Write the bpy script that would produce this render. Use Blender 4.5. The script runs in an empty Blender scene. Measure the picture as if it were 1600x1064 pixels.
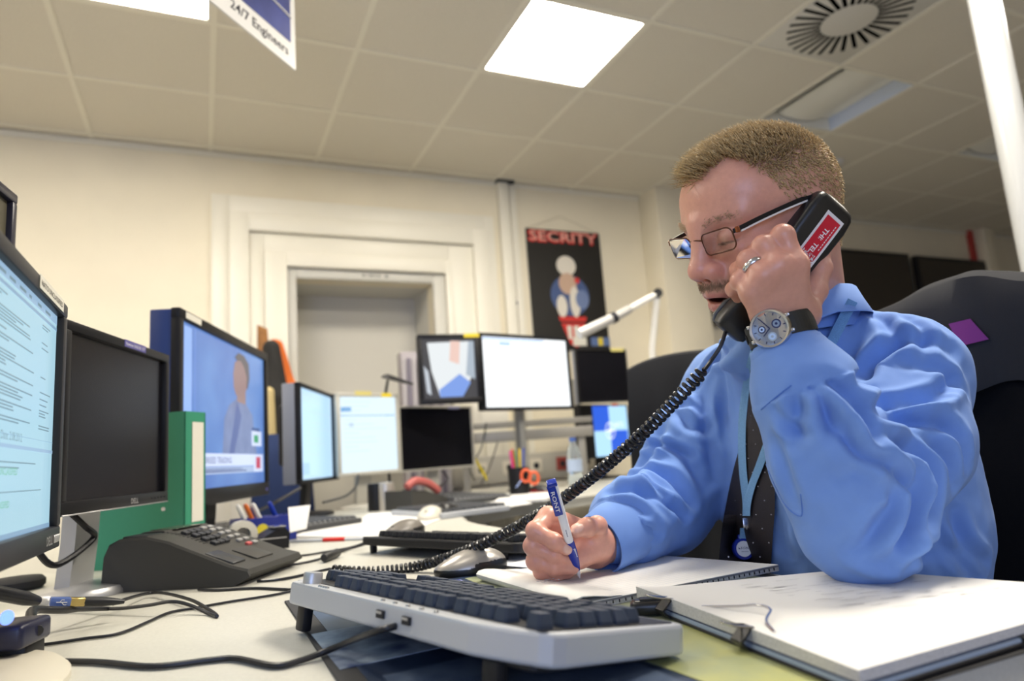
import bpy, bmesh, math, random
import numpy as np
from mathutils import Vector, Matrix
from mathutils.bvhtree import BVHTree
random.seed(7); np.random.seed(7)
S = bpy.context.scene
PI = math.pi
# ------------------------------------------------------------------ camera
FPX, YAW, PITCH, ROLL = 1072.9, .42915, .16521, -.07216     # focal length in pixels of a 1600 px wide frame
CAMZ = .92                                                   # lens height over the floor; the desk top is at .74
DESK = .74
fw = Vector((math.sin(YAW)*math.cos(PITCH), math.cos(YAW)*math.cos(PITCH), math.sin(PITCH)))
rt0 = Vector((math.cos(YAW), -math.sin(YAW), 0)); up0 = rt0.cross(fw)
rt = rt0*math.cos(ROLL)+up0*math.sin(ROLL); up = up0*math.cos(ROLL)-rt0*math.sin(ROLL)
CAM = Vector((0, 0, CAMZ))
cd = bpy.data.cameras.new('camera'); cam = bpy.data.objects.new('camera', cd); S.collection.objects.link(cam)
cam.matrix_world = Matrix(((rt.x, up.x, -fw.x, 0), (rt.y, up.y, -fw.y, 0), (rt.z, up.z, -fw.z, CAMZ), (0, 0, 0, 1)))
cd.sensor_width = 36; cd.lens = FPX/1600*36; cd.clip_start = .02
cd.dof.use_dof = True; cd.dof.focus_distance = .88; cd.dof.aperture_fstop = 3.4
S.camera = cam
# ------------------------------------------------------------------ world, lights, exposure
S.view_settings.view_transform = 'Standard'; S.view_settings.look = 'None'
S.view_settings.gamma = 1; S.view_settings.use_curve_mapping = False
S.view_settings.exposure = 0.24
wd = bpy.data.worlds.new('world'); S.world = wd; wd.use_nodes = True
wd.node_tree.nodes['Background'].inputs[0].default_value = (.55, .7, 1, 1)
wd.node_tree.nodes['Background'].inputs[1].default_value = 1.0
def area(name, loc, target, sx, sy, power, col):
    l = bpy.data.lights.new(name, 'AREA'); l.shape = 'RECTANGLE'; l.size = sx; l.size_y = sy; l.energy = power; l.color = col
    o = bpy.data.objects.new(name, l); S.collection.objects.link(o); o.location = loc
    o.rotation_euler = (Vector(target)-Vector(loc)).to_track_quat('-Z', 'Y').to_euler(); return o
CEIL = CAMZ+1.88
PANEL_POWER = 26
# added cool fill for the man's front, set before an invented window
area('added_cool_fill', (-1.55, -2.93, 1.55), (-.6, 1, 1.1), 2.3, 1.5, 46, (.42, .56, 1))
# ------------------------------------------------------------------ helpers
def ray(px, py): return rt*((px-800)/FPX)-up*((py-532)/FPX)+fw
def at(px, py, d): return CAM+ray(px, py)*d                 # the place seen at a pixel, d metres deep
def onz(px, py, z): r = ray(px, py); return CAM+r*((z-CAMZ)/r.z)
def ony(px, py, y): r = ray(px, py); return CAM+r*(y/r.y)
def G(lat, dep, z): return Vector((lat*.9093+dep*.4161, -lat*.4161+dep*.9093, CAMZ+z))
MATS = {}
def mat(name, col, rough=.5, metal=0, emit=0, ecol=None, noise=0, nscale=40, bump=0, bscale=200, spec=.5, trans=0, alpha=1, sheen=0, sss=0, coat=0, attr=None, ior=1.45, col2=None):
    if name in MATS: return MATS[name]
    m = bpy.data.materials.new(name); m.use_nodes = True; nt = m.node_tree; b = nt.nodes['Principled BSDF']
    def I(k, v): b.inputs[k].default_value = v
    c = (*col, 1); I('Base Color', c); I('Roughness', rough); I('Metallic', metal); I('Specular IOR Level', spec); I('IOR', ior)
    m.diffuse_color = c
    if emit: I('Emission Color', (*(ecol or col), 1)); I('Emission Strength', emit)
    if trans: I('Transmission Weight', trans)
    if alpha < 1: I('Alpha', alpha)
    if sheen: I('Sheen Weight', sheen); I('Sheen Roughness', .5)
    if coat: I('Coat Weight', coat)
    if sss: I('Subsurface Weight', sss); I('Subsurface Radius', (1, .35, .2)); I('Subsurface Scale', .006)
    tc = nt.nodes.new('ShaderNodeTexCoord'); out = None
    if attr:
        a = nt.nodes.new('ShaderNodeAttribute'); a.attribute_name = attr; out = a.outputs['Color']
    if noise:
        n = nt.nodes.new('ShaderNodeTexNoise'); n.inputs['Scale'].default_value = nscale; n.inputs['Detail'].default_value = 5
        nt.links.new(tc.outputs['Object'], n.inputs['Vector'])
        mx = nt.nodes.new('ShaderNodeMix'); mx.data_type = 'RGBA'
        mx.blend_type = 'MULTIPLY' if not col2 else 'MIX'
        rp = nt.nodes.new('ShaderNodeValToRGB'); rp.color_ramp.elements[0].position = .35; rp.color_ramp.elements[1].position = .65
        nt.links.new(n.outputs['Fac'], rp.inputs['Fac'])
        if col2:
            nt.links.new(rp.outputs['Color'], mx.inputs[0]); mx.inputs[6].default_value = c; mx.inputs[7].default_value = (*col2, 1)
        else:
            mx.inputs[0].default_value = noise; mx.inputs[6].default_value = c; nt.links.new(rp.outputs['Color'], mx.inputs[7])
        if out: nt.links.new(out, mx.inputs[6])
        out = mx.outputs[2]
    if out: nt.links.new(out, b.inputs['Base Color'])
    if bump:
        n = nt.nodes.new('ShaderNodeTexNoise'); n.inputs['Scale'].default_value = bscale; n.inputs['Detail'].default_value = 4
        nt.links.new(tc.outputs['Object'], n.inputs['Vector'])
        bp = nt.nodes.new('ShaderNodeBump'); bp.inputs['Strength'].default_value = bump; bp.inputs['Distance'].default_value = .002
        nt.links.new(n.outputs['Fac'], bp.inputs['Height']); nt.links.new(bp.outputs['Normal'], b.inputs['Normal'])
    MATS[name] = m; return m
def tag(o, label=None, cat=None, group=None, kind=None):
    if label: o['label'] = label
    if cat: o['category'] = cat
    if group: o['group'] = group
    if kind: o['kind'] = kind
    return o
def thing(name, label, cat, loc=(0, 0, 0), rz=0, group=None):
    o = bpy.data.objects.new(name, None); S.collection.objects.link(o); o.empty_display_size = .05
    o.location = loc; o.rotation_euler = (0, 0, rz); return tag(o, label, cat, group)
def wmat(o):
    m = Matrix.LocRotScale(o.location, o.rotation_euler, o.scale)
    return wmat(o.parent) @ m if o.parent else m
def link_mesh(name, me, parent=None, world=False, m=None):
    o = bpy.data.objects.new(name, me); S.collection.objects.link(o)
    if parent:
        o.parent = parent
        if world: o.matrix_parent_inverse = wmat(parent).inverted()
    if m: me.materials.append(m)
    return o
_font = {}
def text_polys(s, size, align='LEFT', bold=0):
    k = (s, bold)
    if k not in _font:
        c = bpy.data.curves.new('t', 'FONT'); c.body = s; c.size = 1; c.resolution_u = 2; c.offset = bold
        o = bpy.data.objects.new('t', c); S.collection.objects.link(o)
        bpy.context.view_layer.update()
        me = bpy.data.meshes.new_from_object(o.evaluated_get(bpy.context.evaluated_depsgraph_get()))
        _font[k] = ([v.co.copy() for v in me.vertices], [tuple(p.vertices) for p in me.polygons])
        bpy.data.objects.remove(o); bpy.data.curves.remove(c); bpy.data.meshes.remove(me)
    vs, fs = _font[k]
    x0 = min(v.x for v in vs); x1 = max(v.x for v in vs); off = -x0 if align == 'LEFT' else -(x0+x1)/2
    return [((v.x+off)*size, v.y*size) for v in vs], fs, (x1-x0)*size
def rmat(rx=0, ry=0, rz=0): return Matrix.Rotation(rz, 4, 'Z') @ Matrix.Rotation(ry, 4, 'Y') @ Matrix.Rotation(rx, 4, 'X')
class MB:
    """collects shapes and links them as ONE mesh object"""
    def __init__(s): s.v = []; s.f = []; s.m = []; s.sm = []; s.T = Matrix.Identity(4); s.mats = []
    def mi(s, m):
        if m not in s.mats: s.mats.append(m)
        return s.mats.index(m)
    def add(s, vs, fs, m, smooth=False):
        b = len(s.v); k = s.mi(m); s.v += [tuple(s.T @ Vector(v)) for v in vs]
        for f in fs: s.f.append(tuple(b+i for i in f)); s.m.append(k); s.sm.append(smooth)
        return s
    def bm(s, bm, m, smooth=False):
        bm.verts.index_update(); s.add([v.co for v in bm.verts], [[v.index for v in f.verts] for f in bm.faces], m, smooth); bm.free(); return s
    def box(s, c, d, m, bev=0, seg=2, rot=None, taper=None):
        bm = bmesh.new(); bmesh.ops.create_cube(bm, size=1)
        for v in bm.verts:
            t = 1
            if taper and v.co.z > 0: t = taper
            v.co = Vector((v.co.x*d[0]*t, v.co.y*d[1]*t, v.co.z*d[2]))
        if bev: bmesh.ops.bevel(bm, geom=list(bm.edges), offset=min(bev, min(d)*.49), segments=seg, profile=.5, affect='EDGES')
        M = Matrix.Translation(Vector(c)) @ (rot if rot else Matrix.Identity(4)); bmesh.ops.transform(bm, matrix=M, verts=bm.verts)
        return s.bm(bm, m, bev > 0)
    def tube(s, pts, r, m, n=8, cap=True, closed=False):
        pts = [Vector(p) for p in pts]; rs = r if isinstance(r, (list, tuple)) else [r]*len(pts); vs = []; fs = []; N = len(pts)
        t0 = (pts[1]-pts[0]).normalized(); u = t0.orthogonal().normalized()
        for i, p in enumerate(pts):
            t = (pts[(i+1) % N if closed else min(i+1, N-1)]-pts[(i-1) % N if closed else max(i-1, 0)])
            t = t.normalized() if t.length > 1e-9 else t0
            u = (u-t*u.dot(t)); u = u.normalized() if u.length > 1e-6 else t.orthogonal().normalized(); w = t.cross(u)
            for k in range(n): a = 2*PI*k/n; vs.append(p+(u*math.cos(a)+w*math.sin(a))*rs[i])
        for i in range(N if closed else N-1):
            for k in range(n): j = (i+1) % N; fs.append((i*n+k, i*n+(k+1) % n, j*n+(k+1) % n, j*n+k))
        if cap and not closed: fs.append(tuple(range(n))[::-1]); fs.append(tuple((N-1)*n+k for k in range(n)))
        return s.add(vs, fs, m, n > 4)
    def cyl(s, p0, p1, r, m, n=24, r1=None): return s.tube([p0, p1], [r, r if r1 is None else r1], m, n)
    def lathe(s, prof, m, n=24, M=None):
        vs = []; fs = []; N = len(prof)
        for r, z in prof:
            for k in range(n): a = 2*PI*k/n; v = Vector((r*math.cos(a), r*math.sin(a), z)); vs.append(M @ v if M else v)
        for i in range(N-1):
            for k in range(n): fs.append((i*n+k, i*n+(k+1) % n, (i+1)*n+(k+1) % n, (i+1)*n+k))
        if prof[0][0] > 1e-6: fs.append(tuple(range(n))[::-1])
        if prof[-1][0] > 1e-6: fs.append(tuple((N-1)*n+k for k in range(n)))
        return s.add(vs, fs, m, True)
    def prism(s, poly, z0, z1, m, bev=0, M=None, smooth=False):
        bm = bmesh.new(); a = [bm.verts.new((x, y, z0)) for x, y in poly]; b = [bm.verts.new((x, y, z1)) for x, y in poly]; n = len(poly)
        bm.faces.new(a[::-1]); tf = bm.faces.new(b)
        for i in range(n): bm.faces.new((a[i], a[(i+1) % n], b[(i+1) % n], b[i]))
        bmesh.ops.recalc_face_normals(bm, faces=bm.faces)
        if bev: bmesh.ops.bevel(bm, geom=[e for e in bm.edges if abs(e.verts[0].co.z-e.verts[1].co.z) < 1e-7], offset=bev, segments=2, profile=.5, affect='EDGES')
        if M: bmesh.ops.transform(bm, matrix=M, verts=bm.verts)
        return s.bm(bm, m, smooth)
    def quad(s, a, b, c, d, m): return s.add([a, b, c, d], [(0, 1, 2, 3)], m)
    def loft(s, rings, m, closed=True, cap=True, smooth=True):
        n = len(rings[0]); vs = [v for r in rings for v in r]; fs = []
        for i in range(len(rings)-1):
            for k in range(n if closed else n-1): fs.append((i*n+k, i*n+(k+1) % n, (i+1)*n+(k+1) % n, (i+1)*n+k))
        if cap and closed: fs.append(tuple(range(n))[::-1]); fs.append(tuple((len(rings)-1)*n+k for k in range(n)))
        return s.add(vs, fs, m, smooth)
    def text(s, txt, size, M, m, align='LEFT', fit=None, bold=0):
        vs, fs, w = text_polys(txt, size, align, bold); k = fit/w if fit else 1
        return s.add([M @ Vector((x*k, y, 0)) for x, y in vs], fs, m)
    def build(s, name, parent=None, world=False, auto=True):
        me = bpy.data.meshes.new(name); me.from_pydata(s.v, [], s.f)
        for m in s.mats: me.materials.append(m)
        me.polygons.foreach_set('material_index', s.m); me.polygons.foreach_set('use_smooth', s.sm); me.update()
        if auto and any(s.sm):
            bm = bmesh.new(); bm.from_mesh(me)
            for e in bm.edges:
                if len(e.link_faces) == 2 and e.calc_face_angle(0) > .75: e.smooth = False
            bm.to_mesh(me); bm.free()
        return link_mesh(name, me, parent, world)
def rrect(w, h, r, n=5, cx=0, cy=0):
    o = []
    for sx, sy, a0 in ((1, 1, 0), (-1, 1, 90), (-1, -1, 180), (1, -1, 270)):
        for k in range(n): a = math.radians(a0+90*k/(n-1)); o.append((cx+sx*(w/2-r)+r*math.cos(a), cy+sy*(h/2-r)+r*math.sin(a)))
    return o
def smooth_path(pts, n=8, closed=False):
    P = [Vector(p) for p in pts]; o = []; N = len(P)
    for i in range(N if closed else N-1):
        if closed: a, b, c, d = P[i-1], P[i], P[(i+1) % N], P[(i+2) % N]
        else: a, b, c, d = P[max(i-1, 0)], P[i], P[i+1], P[min(i+2, N-1)]
        for k in range(n):
            t = k/n; o.append(.5*((2*b)+(c-a)*t+(2*a-5*b+4*c-d)*t*t+(3*b-a-3*c+d)*t**3))
    if not closed: o.append(P[-1])
    return o
def frame(x, z, o):
    """4x4 with the given x axis, z as near as may be, at o"""
    x = Vector(x).normalized(); z = Vector(z); z = (z-x*z.dot(x)).normalized(); y = z.cross(x)
    return Matrix(((x.x, y.x, z.x, o[0]), (x.y, y.y, z.y, o[1]), (x.z, y.z, z.z, o[2]), (0, 0, 0, 1)))
M_blackp = mat('black_plastic', (.010, .010, .012), .38, spec=.3, bump=.05, bscale=900)
M_steel = mat('steel', (.62, .62, .64), .2, metal=1); M_white = mat('white_plastic', (.75, .74, .71), .45)
M_glass = mat('clear_glass', (1, 1, 1), .0, trans=1, ior=1.35)
# ------------------------------------------------------------------ the room
YB = 4.13; XL, XR, YF = -3.4, 10.4, -3.0
M_wall = mat('wall_paint', (.82, .755, .60), .6, noise=.05, nscale=3, bump=.05, bscale=150)
M_ceil = mat('ceiling_tile', (.80, .75, .64), .85, noise=.10, nscale=160, bump=.25, bscale=420)
M_bar = mat('ceiling_bar', (.86, .82, .70), .6); M_trim = mat('trim_paint', (.80, .77, .67), .4); M_grey = mat('door_frame_grey', (.56, .55, .50), .45)
M_floor = mat('carpet_grey', (.28, .28, .28), .95, noise=.4, nscale=220, bump=.5, bscale=500)
def struct(mb, name): o = mb.build(name); o['kind'] = 'structure'; return o
CX, CY = -.5621, 2.8663
lit = [(0, -1), (3, -1)]; dark = [(6, -1), (9, -1)]; vent = (5, -2); holes = set(lit+dark+[vent])
c = MB(); i0, i1, j0, j1 = int((XL-CX)/.6)-1, int((XR-CX)/.6)+1, int((YF-CY)/.6)-1, 3
for i in range(i0, i1):
    for j in range(j0, j1):
        if (i, j) in holes: continue
        x, y = CX+.6*i, CY+.6*j; c.quad((x, y, CEIL), (x, y+.6, CEIL), (x+.6, y+.6, CEIL), (x+.6, y, CEIL), M_ceil)
for i in range(i0, i1+1): c.box((CX+.6*i, (YF+YB)/2, CEIL+.002), (.024, YB-YF, .012), M_bar)
for j in range(j0, j1+1): c.box(((XL+XR)/2, CY+.6*j, CEIL+.0015), (XR-XL, .024, .0105), M_bar)
struct(c, 'ceiling')
f = MB(); f.box(((XL+XR)/2, (YF+YB)/2, -.03), (XR-XL, YB-YF+1, .06), M_floor); struct(f, 'floor')
dx0, dx1, dz = .505, 1.352, CAMZ+1.128
w = MB()
for x0, x1, z0, z1 in ((XL, dx0, 0, CEIL), (dx1, XR, 0, CEIL), (dx0, dx1, dz, CEIL)): w.box(((x0+x1)/2, YB+.06, (z0+z1)/2), (x1-x0, .12, z1-z0), M_wall)
w.box((XL/2+XR/2, YB-.006, CEIL-.02), (XR-XL, .012, .03), M_trim)
struct(w, 'wall_back')
w = MB(); w.box((XL-.05, (YF+YB)/2, CEIL/2), (.1, YB-YF, CEIL), M_wall); struct(w, 'wall_left')
w = MB(); w.box((XR+.05, (YF+YB)/2, CEIL/2), (.1, YB-YF, CEIL), M_wall); struct(w, 'wall_right')
wx0, wx1, wz0, wz1 = -2.75, -.35, .85, 2.35
w = MB()
for x0, x1, z0, z1 in ((XL, wx0, 0, CEIL), (wx1, XR, 0, CEIL), (wx0, wx1, 0, wz0), (wx0, wx1, wz1, CEIL)): w.box(((x0+x1)/2, YF-.06, (z0+z1)/2), (x1-x0, .12, z1-z0), M_wall)
struct(w, 'wall_front')
w = MB()
for x in (wx0+.03, (wx0+wx1)/2, wx1-.03): w.box((x, YF-.05, (wz0+wz1)/2), (.06, .06, wz1-wz0), M_trim)
for z in (wz0+.03, wz1-.03): w.box(((wx0+wx1)/2, YF-.05, z), (wx1-wx0, .06, .06), M_trim)
struct(w, 'added_window_1')  # invented window frame behind the camera, put in to go with the fill light
# the doorway: five nested casings round a blank recess
w = MB(); nd = .42
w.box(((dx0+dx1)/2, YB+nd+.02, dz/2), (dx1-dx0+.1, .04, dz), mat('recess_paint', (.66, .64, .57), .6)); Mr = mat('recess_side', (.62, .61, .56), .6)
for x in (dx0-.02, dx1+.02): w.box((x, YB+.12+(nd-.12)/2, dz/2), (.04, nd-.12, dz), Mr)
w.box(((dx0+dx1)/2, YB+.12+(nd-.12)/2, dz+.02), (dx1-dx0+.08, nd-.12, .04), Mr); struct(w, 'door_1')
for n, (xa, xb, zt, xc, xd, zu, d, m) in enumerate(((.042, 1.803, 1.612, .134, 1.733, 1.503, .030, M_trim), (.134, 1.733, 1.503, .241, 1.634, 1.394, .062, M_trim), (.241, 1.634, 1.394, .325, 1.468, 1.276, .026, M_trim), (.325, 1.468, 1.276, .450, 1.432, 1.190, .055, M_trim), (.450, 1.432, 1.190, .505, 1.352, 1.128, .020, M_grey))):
    t_ = MB(); zt += CAMZ; zu += CAMZ
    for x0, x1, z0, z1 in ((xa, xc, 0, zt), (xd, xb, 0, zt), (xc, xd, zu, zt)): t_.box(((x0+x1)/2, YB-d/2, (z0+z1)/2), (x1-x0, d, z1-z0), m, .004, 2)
    if n == 4:
        for k, wdt in enumerate((.012, .006, .014, .010, .012, 0, .016)):
            if wdt: t_.box((.905+.024*k, YB-d-.001, zt-.030), (wdt, .001, .020), mat('stencil_ink', (.12, .12, .11), .6))
    struct(t_, f'trim_{n+1}')
t_ = MB(); t_.box((1.885, YB-.025, CEIL/2), (.075, .05, CEIL), M_trim, .006); t_.box((1.965, YB-.012, CEIL/2), (.05, .024, CEIL), M_trim, .004); struct(t_, 'trim_6')
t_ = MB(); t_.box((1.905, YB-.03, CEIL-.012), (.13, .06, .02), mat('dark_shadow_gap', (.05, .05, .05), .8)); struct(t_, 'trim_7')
t_ = MB(); t_.box((3.225, YB-.11, CEIL/2), (.385, .22, CEIL), M_wall, .004); struct(t_, 'wall_column_1')
t_ = MB(); t_.box((7.09, YB-.07, CEIL/2), (.17, .14, CEIL), M_wall, .004); struct(t_, 'wall_column_2')
t_ = MB(); t_.box((6.97, YB-.02, CEIL/2), (.05, .04, CEIL), mat('red_duct', (.45, .05, .04), .5)); struct(t_, 'trim_8')
# ceiling lights: two lit, two switched off with open louvres
M_diff = mat('light_diffuser', (1, .98, .93), .4, emit=PANEL_POWER*1.25, ecol=(1, .92, .79))
for (i, j), lab in zip(lit, ('lit square ceiling panel at the left edge, partly out of view', 'lit square ceiling panel nearest the middle of the room')):
    x, y = CX+.6*i+.3, CY+.6*j+.3; t = thing('ceiling_light', lab, 'ceiling light', (x, y, CEIL), 0, 'lit ceiling panels')
    b = MB()
    for sx, sy, wx, wy in ((0, 1, .59, .02), (0, -1, .59, .02), (1, 0, .02, .55), (-1, 0, .02, .55)): b.box((sx*.285, sy*.285, .004), (wx, wy, .014), M_trim)
    b.build('frame', t); b = MB(); b.box((0, 0, .006), (.55, .55, .008), M_diff); b.build('diffuser', t)
M_lv = mat('louvre_white', (.86, .85, .78), .4); M_lvb = mat('louvre_inner', (.66, .74, .90), .35)
for (i, j), lab in zip(dark, ('switched-off recessed ceiling light just right of the air vent', 'switched-off recessed ceiling light behind the white post')):
    x, y = CX+.6*i+.3, CY+.6*j+.3; t = thing('ceiling_light', lab, 'ceiling light', (x, y, CEIL), 0, 'switched-off recessed lights')
    b = MB(); H_ = .085
    for sx, sy, wx, wy in ((0, 1, .59, .012), (0, -1, .59, .012), (1, 0, .012, .57), (-1, 0, .012, .57)): b.box((sx*.289, sy*.289, H_/2), (wx, wy, H_), M_lv if sx == 0 else M_lvb)
    b.box((0, 0, H_+.005), (.59, .59, .01), M_lv); b.build('housing', t)
    b = MB(); b.loft([[(xx, yy, zz) for xx, zz in ((-.16, .050), (-.10, .032), (0, .026), (.10, .032), (.16, .050))] for yy in (-.27, .27)], M_lv, closed=False, cap=False); b.build('reflector', t)
# swirl air vent
x, y = CX+.6*vent[0]+.3, CY+.6*vent[1]+.3; t = thing('ceiling_vent', 'square ceiling air vent with a swirl of black slots', 'air vent', (x, y, CEIL))
b = MB(); b.box((0, 0, .004), (.585, .585, .010), mat('vent_white', (.72, .70, .64), .4), .002); b.build('face_plate', t)
for k in range(30):
    a = 2*PI*k/30; M = Matrix.Rotation(a, 4, 'Z') @ Matrix.Translation((.195, .035, -.0012)) @ rmat(0, 0, .18); b = MB(); b.T = M; b.box((0, 0, 0), (.150, .0200, .0008), mat('slot_black', (.003, .003, .003), 1, spec=0), .0003, 1); b.build('slot', t)
tag(MB().lathe([(0, 0), (.055, -.001), (.058, -.012), (.050, -.03), (.02, -.038), (0, -.038)][::-1], M_white, 24, Matrix.Translation(ony(1303, 243, 3.2)) @ Matrix.Translation((0, 0, CEIL-ony(1303, 243, 3.2).z))).build('smoke_detector'), 'small round smoke detector on the ceiling behind the man\'s head', 'smoke detector')
# other lamps of the same ceiling, all out of view: the lit rows over and behind the camera
for i, j, k in ((0, -4, .22), (3, -4, 2.3), (-3, -1, 1.2), (6, -4, 1.2), (3, -7, .25), (-3, -4, .3)):
    area('ceiling_lamp', (CX+.6*i+.3, CY+.6*j+.3, CEIL-.02), (CX+.6*i+.3, CY+.6*j+.301, 0), .55, .55, PANEL_POWER*k, (1, .92, .79))
# post
p = at(1566, 140, 2.1); b = MB(); b.cyl((p.x, p.y, 0), (p.x, p.y, CEIL), .043, mat('post_enamel', (.44, .45, .45), .22, coat=.3), 40)
tag(b.build('post'), 'glossy white round post from floor to ceiling at the right', 'post')
# hanging sign
a, b_ = at(461, 116, 2.0), at(335, 1, 1.70); a.z = b_.z = (a.z+b_.z)/2; dx = (b_-a); dx.z = 0; dx.normalize(); ln = .95
M = Matrix(((-dx.x, 0, -dx.y, 0), (-dx.y, 0, dx.x, 0), (0, 1, 0, 0), (0, 0, 0, 1)))
M = Matrix.Translation(a+dx*ln) @ M
t = thing('hanging_sign', 'hanging sign with blue picture and wording 24/7 Engineers', 'sign', a)
zs_ = 1
b = MB(); Ms = mat('sign_white', (.78, .77, .74), .4)
b.T = M; b.box((ln/2, .27, 0), (ln, .54, .006), Ms); b.box((ln/2-.008, .27+.035, zs_*.0035), (ln-.03, .46, .001), mat('sign_blue', (.055, .075, .30), .4, noise=.35, nscale=9)); b.box((ln-.12, .36, zs_*.0042), (.20, .30, .0006), mat('sign_sky', (.20, .30, .52), .4, noise=.3, nscale=16))
b.tube([(ln-.23, .17, zs_*.005), (ln-.02, .155, zs_*.005)], .003, Ms, 6); b.tube(smooth_path([(ln-.21, .30, zs_*.005), (ln-.14, .23, zs_*.005), (ln-.02, .22, zs_*.005)], 6), .002, Ms, 6)
b.text('24/7 Engineers', .038, Matrix.Translation((ln-.272, .028, zs_*.0036)), mat('sign_ink', (.02, .02, .03), .5), 'LEFT', .237, .015); b.build('sign_panel', t, True)
for x in (.1, ln-.1): b = MB(); b.T = M; b.tube([(x, .54, 0), (x, CEIL-a.z, 0)], .0012, M_steel, 6); b.build('wire', t, True)
# ------------------------------------------------------------------ desks
M_desk = mat('desk_laminate', (.55, .54, .48), .42, noise=.07, nscale=260); M_edge = mat('desk_edge', (.50, .46, .37), .5)
def arc(cx, cy, r, a0, a1, n=10): return [(cx+r*math.cos(math.radians(a0+(a1-a0)*k/n)), cy+r*math.sin(math.radians(a0+(a1-a0)*k/n))) for k in range(n+1)]
DX = .695; DY = .374
p1 = [(-1.05, DY)]+arc(DX-.10, DY+.10, .10, -90, 0, 8)+[(DX, 1.82), (-1.05, 1.82)]
t = thing('desk', 'pale grey desk in front of the man, covered with keyboards and cables', 'desk', (-.2, 1, 0))
b = MB(); b.prism(p1, DESK-.028, DESK, M_desk, .002); b.build('desk_top', t, True)
for x, y in ((-.95, DY+.12), (DX-.10, DY+.12), (-.95, 1.7), (DX-.12, 1.6)): MB().box((x, y, (DESK-.03)/2), (.06, .06, DESK-.03), mat('leg_grey', (.30, .30, .30), .4), .006).build('leg', t, True)
MB().box((-.2, 1.0, DESK-.045), (1.3, .04, .03), mat('leg_grey', (.3, .3, .3), .4)).build('crossbar', t, True)
cur = smooth_path([(DX, 1.825, 0), (.73, 2.05, 0), (.85, 2.27, 0), (1.07, 2.45, 0), (1.42, 2.57, 0), (1.95, 2.62, 0)], 6)
p2 = [(-1.05, 1.825)]+[(v.x, v.y) for v in cur]+[(2.95, 2.66), (2.95, 3.98), (1.42, 3.98), (1.38, 3.70), (.80, 3.62), (.62, 3.08), (-1.05, 3.02)]
t = thing('desk', 'curved corner desk behind, carrying the far row of monitors', 'desk', (1, 3, 0))
b = MB(); b.prism(p2, DESK-.03, DESK, M_desk, .002); b.loft([[(v.x, v.y, DESK-.001), (v.x-.004, v.y+.004, DESK-.05), (v.x+.01, v.y+.01, DESK-.05), (v.x+.008, v.y-.006, DESK-.012)] for v in cur], M_desk); b.build('desk_top', t, True)
for x, y in ((-.9, 2.0), (-.9, 2.9), (1.0, 2.62), (2.8, 2.8), (2.8, 3.85), (1.0, 3.5)): MB().box((x, y, (DESK-.03)/2), (.06, .06, DESK-.03), mat('leg_grey', (.3, .3, .3), .4), .006).build('leg', t, True)
# ------------------------------------------------------------------ monitors
M_bez = mat('bezel_black', (.012, .012, .014), .4, spec=.25); M_bezg = mat('bezel_dark_grey', (.025, .026, .032), .4, spec=.3); M_bezl = mat('bezel_pale', (.50, .48, .42), .42); M_sil = mat('silver_plastic', (.48, .48, .48), .35, metal=.5)
M_poleg = mat('pole_grey', (.33, .33, .32), .4, metal=.3); M_off = mat('screen_off', (.006, .006, .009), .25, spec=.22)
def glow(name, col, e, noise=0, ns=3, col2=None):
    if name in MATS: return MATS[name]
    m = mat(name, (.01, .01, .01), .25); nt = m.node_tree; bs = nt.nodes['Principled BSDF']; bs.inputs['Emission Strength'].default_value = e; bs.inputs['Emission Color'].default_value = (*col, 1)
    if noise:
        tc = nt.nodes.new('ShaderNodeTexCoord'); n = nt.nodes.new('ShaderNodeTexNoise'); n.inputs['Scale'].default_value = ns; n.inputs['Detail'].default_value = 3; rp = nt.nodes.new('ShaderNodeValToRGB')
        rp.color_ramp.elements[0].color = (*col, 1); rp.color_ramp.elements[1].color = (*(col2 or col), 1); rp.color_ramp.elements[0].position = .35; rp.color_ramp.elements[1].position = .65
        nt.links.new(tc.outputs['Object'], n.inputs['Vector']); nt.links.new(n.outputs['Fac'], rp.inputs['Fac']); nt.links.new(rp.outputs['Color'], bs.inputs['Emission Color'])
    return m
class Scr:
    """a flat lit picture: rectangles and words laid on the panel; u to the right, v up, both in metres from the lower left"""
    def __init__(s, w, h, y): s.b = MB(); s.w = w; s.h = h; s.y = y; s.k = 0
    def rect(s, u0, v0, u1, v1, m, lay=1): y = s.y-.0003*lay; s.b.quad((u0-s.w/2, y, v0), (u1-s.w/2, y, v0), (u1-s.w/2, y, v1), (u0-s.w/2, y, v1), m)
    def fr(s, u0, v0, u1, v1, m, lay=1): s.rect(u0*s.w, v0*s.h, u1*s.w, v1*s.h, m, lay)
    def poly(s, pts, m, lay=1): s.b.add([(u*s.w-s.w/2, s.y-.0003*lay, v*s.h) for u, v in pts], [tuple(range(len(pts)))], m)
    def text(s, txt, u, v, size, m, lay=2, fit=None): s.b.text(txt, size, Matrix.Translation((u*s.w-s.w/2, s.y-.0003*lay, v*s.h)) @ rmat(PI/2, 0, 0), m, 'LEFT', fit)
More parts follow.
